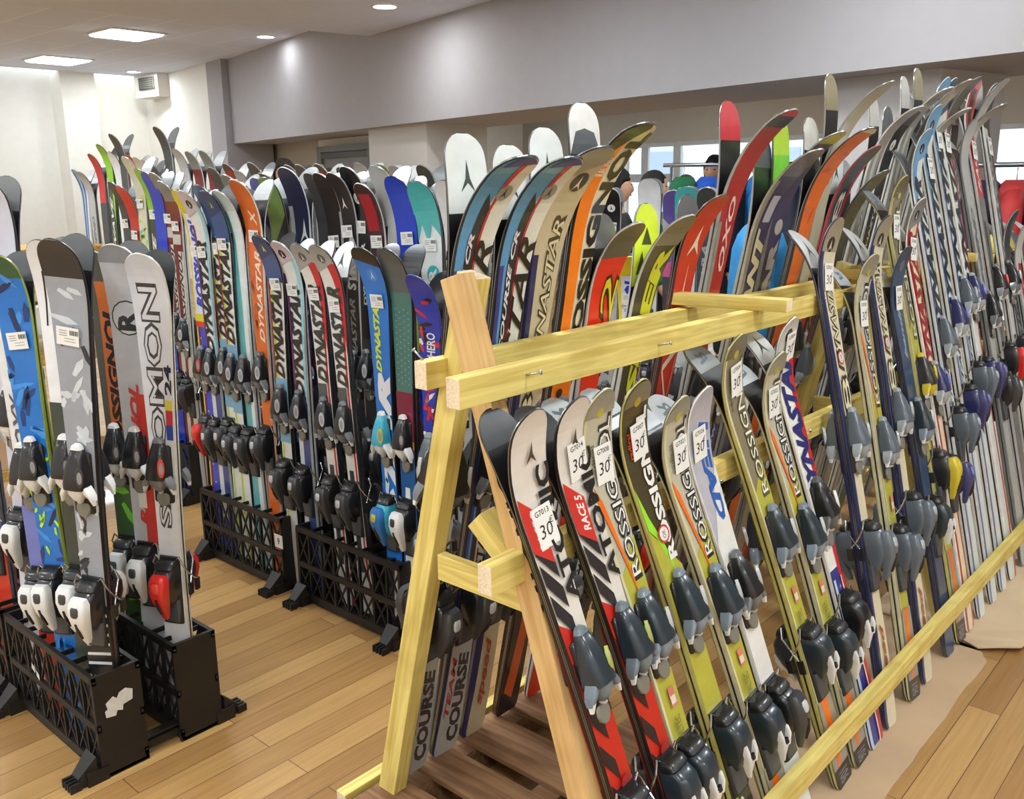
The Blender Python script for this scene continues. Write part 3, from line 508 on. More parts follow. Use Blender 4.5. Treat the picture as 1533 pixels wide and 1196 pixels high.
def ordn(n): return str(n)+('th' if 10 <= n % 100 <= 20 else {1: 'st', 2: 'nd', 3: 'rd'}.get(n % 10, 'th'))
COUNT = {}
MOUNT = {'skis on the right side of the timber rack': (.57, .34), 'skis on the left side of the timber rack': (.53, .38), 'skis in the nearest black crate row': (.59, .38), 'skis in the second black crate row': (.58, .36)}
def one_ski(dn, L, M, sty, tagk, label, group, flat=False):
    me, sh = ski_mesh(dn, L, flat)
    o = inst('ski', me); o.matrix_world = M; tag(o, label, 'ski', group)
    if sty:
        toe, heel, lever, brake = bind_meshes(sty)
        fu, gap = MOUNT.get(group, (.53, .30)); ut = fu*sh.L; t = .0125
        inst('toe_binding', toe, o, (0, -t, ut)); he = inst('heel_binding', heel, o, (0, -t, ut-gap))
        inst('heel_lever', lever, he, (0, 0, 0)); inst('brake', brake, o, (0, -t, ut-gap-.0))
    if tagk:
        u = sh.L*tagk[3] if len(tagk) > 3 else sh.L*.84
        y, z, ph = sh.cl(u)
        tg = inst('price_tag', tag_mesh(*tagk[:3]), o, sh.mp(u, (tagk[4] if len(tagk) > 4 else 0.0)*.05, sh.th(u)+.0065))
        tg.rotation_euler = (ph, random.uniform(-.08, .08), 0)
    return o
def place(tail, tip, face, L, dn, row, where, sty='black', tagk=None, partner=True, pdn=None, psty='same'):
    """a pair of skis base to base: tail point, direction towards the tip, direction the front topsheet faces"""
    COUNT[row] = COUNT.get(row, 0)+1; n = ordn(COUNT[row])
    T = Vector(tail); Z = (Vector(tip)-T).normalized(); f = Vector(face); f = (f-Z*f.dot(Z)).normalized()
    Y = -f; X = Y.cross(Z)
    M = Matrix((X, Y, Z)).transposed().to_4x4(); M.translation = T+f*.001
    d = DES[dn]['desc']
    o = one_ski(dn, L, M, sty, tagk, '%s ski, front of %s pair %s' % (d, n, where), row)
    if partner:
        X2 = -X; Y2 = f
        M2 = Matrix((X2, Y2, Z)).transposed().to_4x4(); M2.translation = T-f*.001
        dn2 = pdn or dn
        one_ski(dn2, L-(.03 if 'left side' in row else 0), M2, sty if psty == 'same' else psty, None, '%s ski, rear of %s pair %s' % (DES[dn2]['desc'], n, where), row, 'left side' in row or (COUNT[row] == 1 and 'right side' in row))
    return o
# ================================================================== THE HALL
WALLM = mat((236, 234, 226), .8, bump=.1, var=.02, scale=8, name='white_paint')
WALLG = mat((168, 165, 168), .8, bump=.1, var=.02, scale=8, name='grey_paint')
WALLT = mat((184, 178, 168), .85, bump=.1, var=.02, scale=8, name='taupe_paint')
def tile_mat():
    m = bpy.data.materials.new('ceiling_tile'); m.use_nodes = True; nt = m.node_tree; b = nt.nodes['Principled BSDF']
    t = nt.nodes.new('ShaderNodeTexCoord'); br = nt.nodes.new('ShaderNodeTexBrick'); br.offset = 0; br.inputs['Scale'].default_value = 1
    br.inputs['Brick Width'].default_value = 1.3; br.inputs['Row Height'].default_value = .65; br.inputs['Mortar Size'].default_value = .012
    br.inputs['Color1'].default_value = (*lin((224, 231, 250)), 1); br.inputs['Color2'].default_value = (*lin((219, 226, 246)), 1); br.inputs['Mortar'].default_value = (*lin((240, 246, 255)), 1)
    nt.links.new(t.outputs['Object'], br.inputs['Vector']); nt.links.new(br.outputs['Color'], b.inputs['Base Color']); b.inputs['Roughness'].default_value = .85
    return m
def floor_mat():
    m = bpy.data.materials.new('oak_boards'); m.use_nodes = True; nt = m.node_tree; b = nt.nodes['Principled BSDF']
    t = nt.nodes.new('ShaderNodeTexCoord'); mp = nt.nodes.new('ShaderNodeMapping'); mp.inputs['Rotation'].default_value = (0, 0, PI/2)
    nt.links.new(t.outputs['Object'], mp.inputs['Vector'])
    br = nt.nodes.new('ShaderNodeTexBrick'); br.offset = .37; br.offset_frequency = 2; br.inputs['Scale'].default_value = 1; br.inputs['Brick Width'].default_value = .95; br.inputs['Row Height'].default_value = .092
    br.inputs['Mortar Size'].default_value = .0012; br.inputs['Bias'].default_value = 0
    br.inputs['Color1'].default_value = (*lin((190, 152, 96)), 1); br.inputs['Color2'].default_value = (*lin((156, 116, 68)), 1); br.inputs['Mortar'].default_value = (*lin((84, 54, 28)), 1)
    nt.links.new(mp.outputs['Vector'], br.inputs['Vector'])
    mp2 = nt.nodes.new('ShaderNodeMapping'); mp2.inputs['Scale'].default_value = (30, 1.2, 1); nt.links.new(t.outputs['Object'], mp2.inputs['Vector'])
    n = nt.nodes.new('ShaderNodeTexNoise'); n.inputs['Scale'].default_value = 3; n.inputs['Detail'].default_value = 6; n.inputs['Distortion'].default_value = .6; nt.links.new(mp2.outputs['Vector'], n.inputs['Vector'])
    r = nt.nodes.new('ShaderNodeValToRGB'); r.color_ramp.elements[0].position = .3; r.color_ramp.elements[1].position = .62; r.color_ramp.elements[0].color = (.78, .72, .64, 1); r.color_ramp.elements[1].color = (1, 1, 1, 1); nt.links.new(n.outputs['Fac'], r.inputs['Fac'])
    mx = nt.nodes.new('ShaderNodeMixRGB'); mx.blend_type = 'MULTIPLY'; mx.inputs['Fac'].default_value = .8
    nt.links.new(br.outputs['Color'], mx.inputs['Color1']); nt.links.new(r.outputs['Color'], mx.inputs['Color2']); nt.links.new(mx.outputs['Color'], b.inputs['Base Color'])
    b.inputs['Roughness'].default_value = .36; b.inputs['Coat Weight'].default_value = .15
    bp = nt.nodes.new('ShaderNodeBump'); bp.inputs['Strength'].default_value = .15; bp.inputs['Distance'].default_value = .001; nt.links.new(br.outputs['Fac'], bp.inputs['Height']); bp.invert = True; nt.links.new(bp.outputs['Normal'], b.inputs['Normal'])
    return m
FLOORM = floor_mat(); TILE = tile_mat()
X0, X1, Y0 = -16.2, 5.0, -5.0
def quadslab(name, pts, z0, z1, m):
    b = MB(); n = len(pts)
    b.loft([[(x, y, z0) for x, y in pts], [(x, y, z1) for x, y in pts]], m); return struct(b.obj(name))
quadslab('floor', [(X0-.3, Y0-.3), (X1+.3, Y0-.3), (X1+.3, 16), (X0-.3, 16)], -.1, 0, FLOORM)
# back-room frame: t along the bulkhead, o behind it
BP = Vector((-12.82, 8.11)); BD = Vector((.972, -.235)).normalized(); BN = Vector((.235, .972)).normalized()
def bt(t, o): p = BP+BD*t+BN*o; return (p.x, p.y)
quadslab('ceiling', [(X0-.2, Y0-.2), (-9.9, Y0-.2), (-9.06, 3.51), (-7.9, 7.2), bt(4.9, 1.15), bt(-3.4, 1.15)], 3.42, 3.5, TILE)
quadslab('ceiling', [(-9.9, Y0-.2), (X1+.2, Y0-.2), bt(18, 0), bt(4.7, 0), (-9.06, 3.51)], 3.16, 3.5, mat((220, 228, 250), .85, var=.02, scale=6))
quadslab('ceiling', [bt(-2, .6), bt(18.4, .6), bt(18.4, 6), bt(-2, 6)], 2.9, 3.0, WALLM)
o = quadslab('trim_1', [bt(0, 0), bt(18.2, 0), bt(18.2, 1.15), bt(0, 1.15)], 2.2, 3.6, WALLG)       # the bulkhead beam
# walls
quadslab('wall_left', [(X0-.2, Y0), (X0, Y0), (X0, 8.55), (X0-.2, 8.75)], 0, 3.42, WALLM)
quadslab('wall_left', [(X0, 6.9), (X0+.28, 6.95), (X0+.28, 7.52), (X0, 7.56)], 0, 3.42, WALLM)
quadslab('wall_back', [(X0-.1, 8.55), (-15.7, 8.5), (-13.45, 8.12), (-13.45, 8.5), (X0-.1, 8.9)], 0, 3.42, WALLM)
quadslab('wall_back', [(-13.45, 8.12), (-12.84, 8.0), (-12.8, 8.8), (-13.4, 9.0)], 0, 3.42, WALLG)
quadslab('trim_2', [(-15.9, 8.2), (-15.1, 8.2), (-15.1, 8.5), (-15.9, 8.5)], 3.05, 3.42, WALLM)
vent = MB(); vent.box((-15.45, 8.19, 3.27), (.5, .03, .2), mat((120, 120, 112), .6))
for i in range(6): vent.box((-15.45, 8.165, 3.19+i*.032), (.46, .02, .008), mat((70, 70, 66), .6))
tag(vent.obj('air_vent'), 'grey slatted air vent high in the cream corner', 'vent')
quadslab('wall_back', [bt(-1.2, .75), bt(1.45, .75), bt(1.45, .95), bt(-1.2, .95)], 0, 2.9, WALLT)
quadslab('wall_back', [bt(1.45, .75), bt(1.68, .75), bt(1.68, .95), bt(1.45, .95)], 0, 2.9, WALLM)
quadslab('wall_back', [bt(3.28, .65), bt(4.3, .65), bt(4.3, .95), bt(3.28, .95)], 0, 2.9, WALLM)
quadslab('wall_back', [bt(1.68, .75), bt(3.28, .75), bt(3.28, .95), bt(1.68, .95)], 2.08, 2.9, WALLM)
quadslab('wall_back', [bt(4.3, .14), bt(5.65, .14), bt(5.65, .9), bt(4.3, .9)], 0, 2.2, mat((206, 204, 200), .8, var=.02))
quadslab('wall_back', [bt(10.55, .3), bt(11.25, .3), bt(11.25, 1.0), bt(10.55, 1.0)], 0, 2.2, mat((196, 194, 196), .8, var=.02))
quadslab('wall_back', [bt(5.6, .9), bt(5.75, .9), bt(5.75, 5.1), bt(5.6, 5.1)][:0] or [bt(.5, 4.0), bt(.6, 4.0), bt(.6, 5.1), bt(.5, 5.1)], 0, 2.9, WALLM)
quadslab('wall_back', [(X0-.6, 8.7), (X0-.4, 8.7), bt(-7.8, 5.2), bt(-8.0, 5.2)], 0, 3.5, WALLT)
quadslab('wall_back', [bt(-8, 5.0), bt(-2, 5.0), bt(-2, 5.2), bt(-8, 5.2)], 0, 3.5, WALLT)
quadslab('ceiling', [bt(-8, 1.1), bt(-1.9, 1.1), bt(-1.9, 5.2), bt(-8, 5.2)], 3.42, 3.5, WALLT)
# door
dm = MB(); A_ = bt(1.70, .72); B_ = bt(3.26, .72); GD = mat((140, 144, 150), .5, var=.03, name='grey_door')
dm.bar((*A_, 1.02), (*B_, 1.02), .05, 2.0, GD); d1 = struct(dm.obj('door_1'))
df = MB(); GF = mat((120, 124, 130), .5)
df.bar((*bt(1.64, .68), 2.06), (*bt(3.32, .68), 2.06), .1, .08, GF); df.bar((*bt(1.68, .68), 0), (*bt(1.68, .68), 2.1), .08, .1, GF, (1, 0, 0)); df.bar((*bt(3.29, .68), 0), (*bt(3.29, .68), 2.1), .08, .1, GF, (1, 0, 0))
df.bar((*bt(1.75, .66), 1.97), (*bt(3.22, .66), 1.97), .03, .07, mat((60, 62, 66), .4)); df.obj('door_frame', d1)
# front of the shop: glazed wall
quadslab('wall_back', [bt(-2, 5.0), bt(3.2, 5.0), bt(3.2, 5.2), bt(-2, 5.2)], 0, 2.9, WALLT)
quadslab('wall_back', [bt(3.2, 5.0), bt(9.6, 5.0), bt(9.6, 5.2), bt(3.2, 5.2)], 2.13, 2.9, WALLT)
quadslab('wall_back', [bt(9.6, 5.0), bt(18.3, 5.0), bt(18.3, 5.2), bt(9.6, 5.2)], 0, 2.9, mat((214, 212, 208), .8, var=.02))
GLASS = bpy.data.materials.new('window_glass'); GLASS.use_nodes = True; _nt = GLASS.node_tree; _nt.nodes.remove(_nt.nodes['Principled BSDF'])
_tr = _nt.nodes.new('ShaderNodeBsdfTransparent'); _gl = _nt.nodes.new('ShaderNodeBsdfGlossy'); _gl.inputs['Roughness'].default_value = .05; _mx = _nt.nodes.new('ShaderNodeMixShader')
_fr = _nt.nodes.new('ShaderNodeFresnel'); _fr.inputs['IOR'].default_value = 1.3; _nt.links.new(_fr.outputs[0], _mx.inputs[0]); _nt.links.new(_tr.outputs[0], _mx.inputs[1]); _nt.links.new(_gl.outputs[0], _mx.inputs[2]); _nt.links.new(_mx.outputs[0], _nt.nodes['Material Output'].inputs['Surface'])
FR = mat((196, 202, 204), .4, name='alu_frame')
ts = [3.2, 3.72, 4.4, 5.35, 6.3, 7.3, 8.4, 9.6]
for i in range(len(ts)-1):
    w = MB(); a, c = ts[i], ts[i+1]
    w.bar((*bt(a, 5.05), 2.1), (*bt(c, 5.05), 2.1), .08, .06, FR); w.bar((*bt(a, 5.05), .05), (*bt(c, 5.05), .05), .08, .1, FR)
    w.bar((*bt(a+.03, 5.05), 0), (*bt(a+.03, 5.05), 2.13), .06, .08, FR, (1, 0, 0)); w.bar((*bt(c-.02, 5.05), 0), (*bt(c-.02, 5.05), 2.13), .05, .08, FR, (1, 0, 0))
    if i < 2: w.bar((*bt(a, 5.05), 1.62), (*bt(c, 5.05), 1.62), .08, .12, FR)
    wo = struct(w.obj('window_%d' % (i+1)))
    g = MB(); g.bar((*bt(a+.06, 5.06), 1.07), (*bt(c-.04, 5.06), 1.07), .006, 2.0, GLASS); g.obj('pane', wo)
quadslab('wall_right', [(X1, Y0), (X1+.2, Y0), (X1+.2, 9), (X1, 9)], 0, 3.5, WALLM)
quadslab('wall_near', [(X0-.2, Y0-.2), (X1+.2, Y0-.2), (X1+.2, Y0), (X0-.2, Y0)], 0, 3.5, WALLM)
# outdoors: snowy street and pale building
og = MB(); og.box((-2, 40, -.25), (90, 46, .1), mat((226, 232, 238), .9, name='snow')); struct(og.obj('snowy_ground'))
hb = empty('building', (-13, 34, 0)); tag(hb, 'pale blue-grey building seen through the far shop windows', 'building')
b_ = MB(); b_.box((0, 0, 1.6), (30, 4, 3.6), mat((206, 214, 226), .8)); b_.obj('wall', hb)
b_ = MB(); b_.box((0, 0, 3.6), (31, 5, .5), mat((226, 232, 238), .9)); b_.obj('roof', hb)
for i in range(6):
    b_ = MB(); b_.box((-12+i*4.8, -2.05, 2.0), (1.6, .1, 1.3), mat((150, 166, 184), .3)); b_.obj('window', hb)

# ------------------------------------------------------------------ ceiling lights
EM = bpy.data.materials.new('lit_diffuser'); EM.use_nodes = True; _e = EM.node_tree; _b0 = _e.nodes['Principled BSDF']; _b0.inputs['Base Color'].default_value = (.9, .95, 1, 1); _b0.inputs['Emission Color'].default_value = (.84, .93, 1, 1); _b0.inputs['Emission Strength'].default_value = 30
_cn = _e.nodes.new('ShaderNodeTexNoise'); _cn.inputs['Scale'].default_value = 40; _cm = _e.nodes.new('ShaderNodeMapRange'); _cm.inputs['To Min'].default_value = .3; _cm.inputs['To Max'].default_value = .4; _e.links.new(_cn.outputs['Fac'], _cm.inputs['Value']); _e.links.new(_cm.outputs[0], _b0.inputs['Roughness'])
WM = mat((236, 236, 236), .4)
def panel(x, y, z, label, s=.62, power=LIGHT_PANEL, group=None, col=(.86, .94, 1)):
    t = empty('ceiling_light', (x, y, z)); tag(t, label, 'light', group)
    f = MB()
    for sx, sy, w, h in ((0, s/2, s+.04, .03), (0, -s/2, s+.04, .03), (s/2, 0, .03, s), (-s/2, 0, .03, s)): f.box((sx, sy, -.008), (w, h, .016), WM)
    f.obj('frame', t); g = MB(); g.loft([[(sx*w, sy*w, z) for sx, sy in ((-1, -1), (1, -1), (1, 1), (-1, 1))] for z, w in ((-.002, s/2-.02), (-.03, s/2-.03), (-.04, s/2-.06))], EM); g.obj('diffuser', t)
    l = bpy.data.lights.new('lamp', 'AREA'); l.shape = 'SQUARE'; l.size = s-.04; l.energy = power; l.color = col
    lo = bpy.data.objects.new('lamp', l); COL.objects.link(lo); lo.parent = t; lo.location = (0, 0, -.045)
def downlight(x, y, z, label, power=LIGHT_DOWN):
    t = empty('downlight', (x, y, z)); tag(t, label, 'light')
    f = MB(); rr = lambda r, zz: [(r*math.cos(2*PI*k/24), r*math.sin(2*PI*k/24), zz) for k in range(24)]
    f.loft([rr(.10, 0), rr(.13, 0), rr(.13, -.012), rr(.105, -.016), rr(.10, 0)], WM, False); f.obj('trim_ring', t)
    g = MB(); g.loft([rr(.10, -.003), rr(.10, -.006)], EM); g.obj('diffuser', t)
    l = bpy.data.lights.new('lamp', 'AREA'); l.shape = 'DISK'; l.size = .19; l.energy = power; l.color = (.97, .99, 1)
    lo = bpy.data.objects.new('lamp', l); COL.objects.link(lo); lo.parent = t; lo.location = (0, 0, -.02)
panel(-11.55, 5.92, 3.42, 'square ceiling panel light, nearer of the two on the left', .68)
panel(-14.55, 6.36, 3.42, 'square ceiling panel light, farther of the two on the left', .72)
downlight(-10.53, 7.24, 3.42, 'round recessed downlight close to the left end of the grey beam', 9)
downlight(-15.2, 7.85, 3.42, 'small round downlight next to the air vent corner', 26)
downlight(-6.76, 5.94, 3.16, 'round recessed downlight highest in view above the grey beam', 34)
k = 0
for x in (-7.2, -4.6, -2.0, .6, 3.2):
    for y in (-3.2, -.6, 2.0, 4.3):
        if x == -7.2 and y > 4 or (x > 3 and y > 4): continue
        k += 1
        panel(x, y, 3.16, 'square ceiling panel light over the middle of the hall', .6, LIGHT_PANEL*1.15, 'hall panel lights above the racks', (.94, .975, .95) if x > -3 else (.86, .94, 1))
for x in (-14.0, -11.2):
    for y in (-2.5, 1.5): panel(x, y, 3.42, 'square ceiling panel light over the far left of the hall', .62, LIGHT_PANEL*1.1, 'far left panel lights')
for t, o_ in ((2.6, 3.0), (5.4, 3.0), (8.4, 3.0), (12, 3.0)):
    x, y = bt(t, o_); panel(x, y, 2.9, 'square ceiling panel light in the room behind the beam', .5, 26, 'panel lights behind the beam')

# ================================================================== TIMBER RACK
rk = empty('timber_ski_rack', (-1.25, 1.3, 0)); tag(rk, 'long yellow pine A-frame ski rack in the foreground', 'ski rack')
RO = Vector((-1.25, 1.3, 0))
def timber(name, a, b, w, h, m=None, up=(0, 0, 1), ends=True):
    a = Vector(a); b = Vector(b); c = (a+b)/2; d = (b-a); L = d.length; d.normalize(); u = Vector(up); sx = d.cross(u).normalized(); uz = sx.cross(d)
    M = Matrix((d, sx, uz)).transposed().to_4x4(); M.translation = c
    mb = MB(); mb.box((0, 0, 0), (L, w, h), m or PINE)
    if ends: mb.mid(ENDG); mb.mi[0] = 1; mb.mi[1] = 1
    o = mb.obj(name, None, bevel=.0018); o.matrix_world = M
    o.parent = rk; o.matrix_parent_inverse = Matrix.Translation(-RO)
    return o
def aframe(y, first=False):
    xr = lambda z: -.828-.318*z; xl = lambda z: -1.625+.246*z
    z1 = 1.42 if first else 1.30
    timber('post', (xr(0), y, 0), (xr(z1), y, z1), .043, .056, PINE_B if first else PINE, (1, 0, 0))
    timber('post', (xl(0), y+.044, 0), (xl(z1), y+.044, z1), .043, .056, PINE, (1, 0, 0))
    timber('crossbar', (-1.385, y+.034, .77), (-1.05, y+.034, .77), .024, .06, PINE)
aframe(1.284, True); aframe(3.25); aframe(5.2)
timber('rail', (-1.16, 1.145, 1.225), (-1.16, 5.5, 1.225), .035, .058)
timber('rail', (-1.353, 1.245, 1.217), (-1.353, 5.5, 1.217), .035, .058, OLDPINE if False else None)
timber('rail', (-1.108, 1.165, .868), (-1.108, 5.5, .868), .035, .06)
timber('rail', (-.79, 1.1, .172), (-.79, 5.6, .172), .035, .055)
timber('rail', (-1.68, 1.225, .07), (-1.68, 5.5, .07), .035, .06)
timber('brace', (-1.262, 1.32, .915), (-1.045, 1.352, .70), .05, .05, None, (0, 1, 0))
for y, x0, x1 in ((2.27, -1.40, -1.055), (3.18, -1.42, -1.16), (4.12, -1.30, -1.10)):
    timber('cross_board', (x0, y-.01, 1.272), (x1, y+.03, 1.272), .045, .034)
def screw(p, d):
    m = MB(); p = Vector(p); d = Vector(d).normalized(); S = mat((200, 200, 200), .3, metal=1.0, name='steel_screw')
    m.tube([p, p+d*.028], .0022, S); m.tube([p+d*.028, p+d*.030, p+d*.032], [.0022, .0055, .0055], S, 8); m.tube([p+d*.032, p+d*.0323], .002, BLACKP, 5)
    o = m.obj('screw', None, True); o.parent = rk; o.matrix_parent_inverse = Matrix.Translation(-RO)
for y, z in ((1.33, 1.232), (1.80, 1.225), (2.66, 1.24), (3.45, 1.22)): screw((-1.142, y, z), (.9, .35, .25))
for y, z in ((1.69, .89), (2.0, .86), (2.52, .88)): screw((-1.09, y, z), (.9, -.5, .1))
screw((-1.36, 1.262, 1.245), (-.5, -.3, .6))

# pallet under the skis
pl = empty('pallet', (-1.3, 1.45, 0)); tag(pl, 'brown slatted wooden pallet lying inside the timber rack foot', 'pallet')
for i, w in enumerate((.15, .12, .14, .12, .15, .11)):
    y = -.52+i*.185
    m = MB(); m.box((0, 0, 0), (.68, w, .016), PALLET); m.obj('deck_board', pl, loc=(0, y, .092), bevel=.002)
for x in (-.3, 0, .3):
    m = MB(); m.box((0, 0, 0), (.07, 1.15, .078), PALLET); m.obj('bearer', pl, loc=(x, 0, .045))
for y in (-.5, 0, .5):
    m = MB(); m.box((0, 0, 0), (.68, .08, .006), PALLET); m.obj('bottom_board', pl, loc=(0, y, .0035))

# cardboard on the floor
CARD = mat((188, 160, 128), .8, bump=.2, var=.06, scale=5, name='cardboard'); CARD2 = mat((206, 182, 150), .8, bump=.2, var=.06, scale=5, name='cardboard_light')
def sheet(label, edge, m, z=.0, curl=None):
    R = random.Random(len(edge)); pts = []
    for (x, y), (x2, y2) in zip(edge, edge[1:]+edge[:1]):
        n = max(2, int(math.hypot(x2-x, y2-y)/.07))
        for i in range(n): pts.append((x+(x2-x)*i/n+R.uniform(-.004, .004), y+(y2-y)*i/n+R.uniform(-.004, .004)))
    bm = bmesh.new(); bot = [bm.verts.new((x, y, z+.001+(curl(x, y) if curl else 0))) for x, y in pts]; f = bm.faces.new(bot)
    bmesh.ops.triangulate(bm, faces=[f])
    r = bmesh.ops.extrude_face_region(bm, geom=bm.faces[:]); bmesh.ops.translate(bm, vec=(0, 0, .004), verts=[v for v in r['geom'] if isinstance(v, bmesh.types.BMVert)])
    bmesh.ops.recalc_face_normals(bm, faces=bm.faces)
    me = bpy.data.meshes.new('cardboard_sheet'); bm.to_mesh(me); bm.free(); me.materials.append(m)
    o = bpy.data.objects.new('cardboard_sheet', me); COL.objects.link(o); tag(o, label, 'cardboard')
sheet('long flat cardboard sheet on the floor below the right row of skis', [(-1.14, 1.4), (-.68, 1.35), (-.675, 3.16), (-.71, 3.22), (-.80, 3.22), (-.86, 3.28), (-1.14, 3.28)], CARD)
sheet('torn cardboard sheet with a raised corner, farther along the rack', [(-1.12, 3.30), (-.84, 3.31), (-.72, 3.22), (-.60, 3.30), (-.61, 5.4), (-1.12, 5.4)], CARD2, .0, lambda x, y: max(0, (x+.80))*max(0, 3.5-y)*.5)
sheet('small torn scrap of cardboard lying beside the long sheet', [(-.64, 1.86), (-.60, 1.84), (-.585, 1.90), (-.63, 1.93)], CARD2)

# ================================================================== BLACK CRATE RACKS
def crate_mesh(L, D, H):
    m = MB(); x0, x1 = -L/2, L/2
    for y in (-D/2+.006, D/2-.006):
        for z in (.03, H*.5, H-.012): m.box((0, y, z), (L, .012, .022), BLACKP)
        n = int(L/.075); dx = L/n
        for i in range(n):
            xa = x0+i*dx; m.box((xa, y, H/2), (.008, .010, H-.02), BLACKP)
            for za, zb in ((.03, H*.5), (H*.5, H-.012)):
                m.bar((xa, y, za), (xa+dx, y, zb), .006, .006, BLACKP, (0, 1, 0)); m.bar((xa, y, zb), (xa+dx, y, za), .006, .006, BLACKP, (0, 1, 0))
        m.box((0, y, .012), (L, .008, .012), BLACKP)
    for x in (x0+.006, x1-.006): m.box((x, 0, H/2), (.012, D, H), BLACKP)
    for i in range(1, int(L/.075)): m.box((x0+i*L/int(L/.075), 0, H*.96), (.006, D-.02, .014), BLACKP)
    m.box((0, 0, .008), (L, D-.01, .008), BLACKP)
    return m.mesh('crate')
CR = crate_mesh(.60, .135, .31)
FT = MB(); FT.box((0, 0, .02), (.07, .06, .04), BLACKP); FT.loft([[(-.02, -.05, .0), (.02, -.05, 0), (.02, -.05, .03), (-.02, -.05, .03)], [(-.03, .0, 0), (.03, 0, 0), (.03, 0, .08), (-.03, 0, .08)]], BLACKP)
for i in range(4): FT.box((-.024+i*.016, -.06, .012), (.008, .03, .024), BLACKP)
FT = FT.mesh('foot')
XB = MB(); XB.box((0, 0, .03), (.022, .25, .022), BLACKP); XB.box((0, 0, .055), (.03, .25, .006), BLACKP); XB = XB.mesh('crossbar')
def crate_rack(x, y, label, cr=2):
    t = empty('crate_rack', (x, y, 0)); tag(t, label, 'ski rack')
    for j in range(cr): inst('crate', CR, t, (0, .0675+j*.235, 0))
    for s in (-1, 1):
        inst('crossbar', XB, t, (s*.27, .185, 0))
        f = inst('foot', FT, t, (s*.268, -.012, 0)); f2 = inst('foot', FT, t, (s*.268, .0675*2+.235*(cr-1)+.012, 0)); f2.rotation_euler = (0, 0, PI)
    return t
cL = crate_rack(-2.632, .912, 'black lattice crate rack nearest the camera, at lower left')
crate_rack(-3.26, .912, 'black lattice crate rack cut off by the left edge of the photo')
cM = crate_rack(-3.262, 1.95, 'black lattice crate rack with a paper number 9 on its end')
crate_rack(-2.56, 1.95, 'black lattice crate rack next to the timber rack, behind its near post')
crate_rack(-4.50, 2.26, 'black lattice crate rack across the aisle on the left', 1)
for i, x in enumerate((-3.05, -3.68, -4.31, -4.94, -5.57, -6.20)):
    crate_rack(x, 3.05, 'black lattice crate rack hidden under the distant skis'); COL.objects[-1]
for o in bpy.data.objects:
    if o.get('label', '').startswith('black lattice crate rack hidden'): o['group'] = 'crate racks under the distant skis'
pp = mat((214, 214, 210), .7, var=.1, scale=60, name='torn_paper')
m = MB(); m.add([(.3004, y, z) for y, z in ((.028, .18), (.055, .176), (.06, .19), (.075, .184), (.078, .2), (.105, .205), (.108, .235), (.088, .246), (.07, .24), (.062, .226), (.052, .236), (.03, .222), (.034, .204), (.026, .2))], [tuple(range(14))], pp); m.obj('torn_label', cL)
m = MB(); m.add([(-.12, -.0006, .19), (-.10, -.0006, .18), (-.10, -.0006, .20), (-.115, -.0006, .21)], [(0, 1, 2, 3)], pp); m.add([(-.09, -.0006, .175), (-.07, -.0006, .165), (-.07, -.0006, .185), (-.088, -.0006, .195)], [(0, 1, 2, 3)], pp); m.obj('torn_label', cL)
m = MB(); m.box((.286, -.004, .215), (.052, .002, .055), mat((226, 226, 222), .6)); V, F, a = text2d('9', .1, .02); m.add([(.28+x*.014, -.0056, .2+y*.03) for x, y in V], F, mat((30, 30, 32), .6)); m.obj('number_label', cM)

# ================================================================== SKIS
R = random.Random(11)
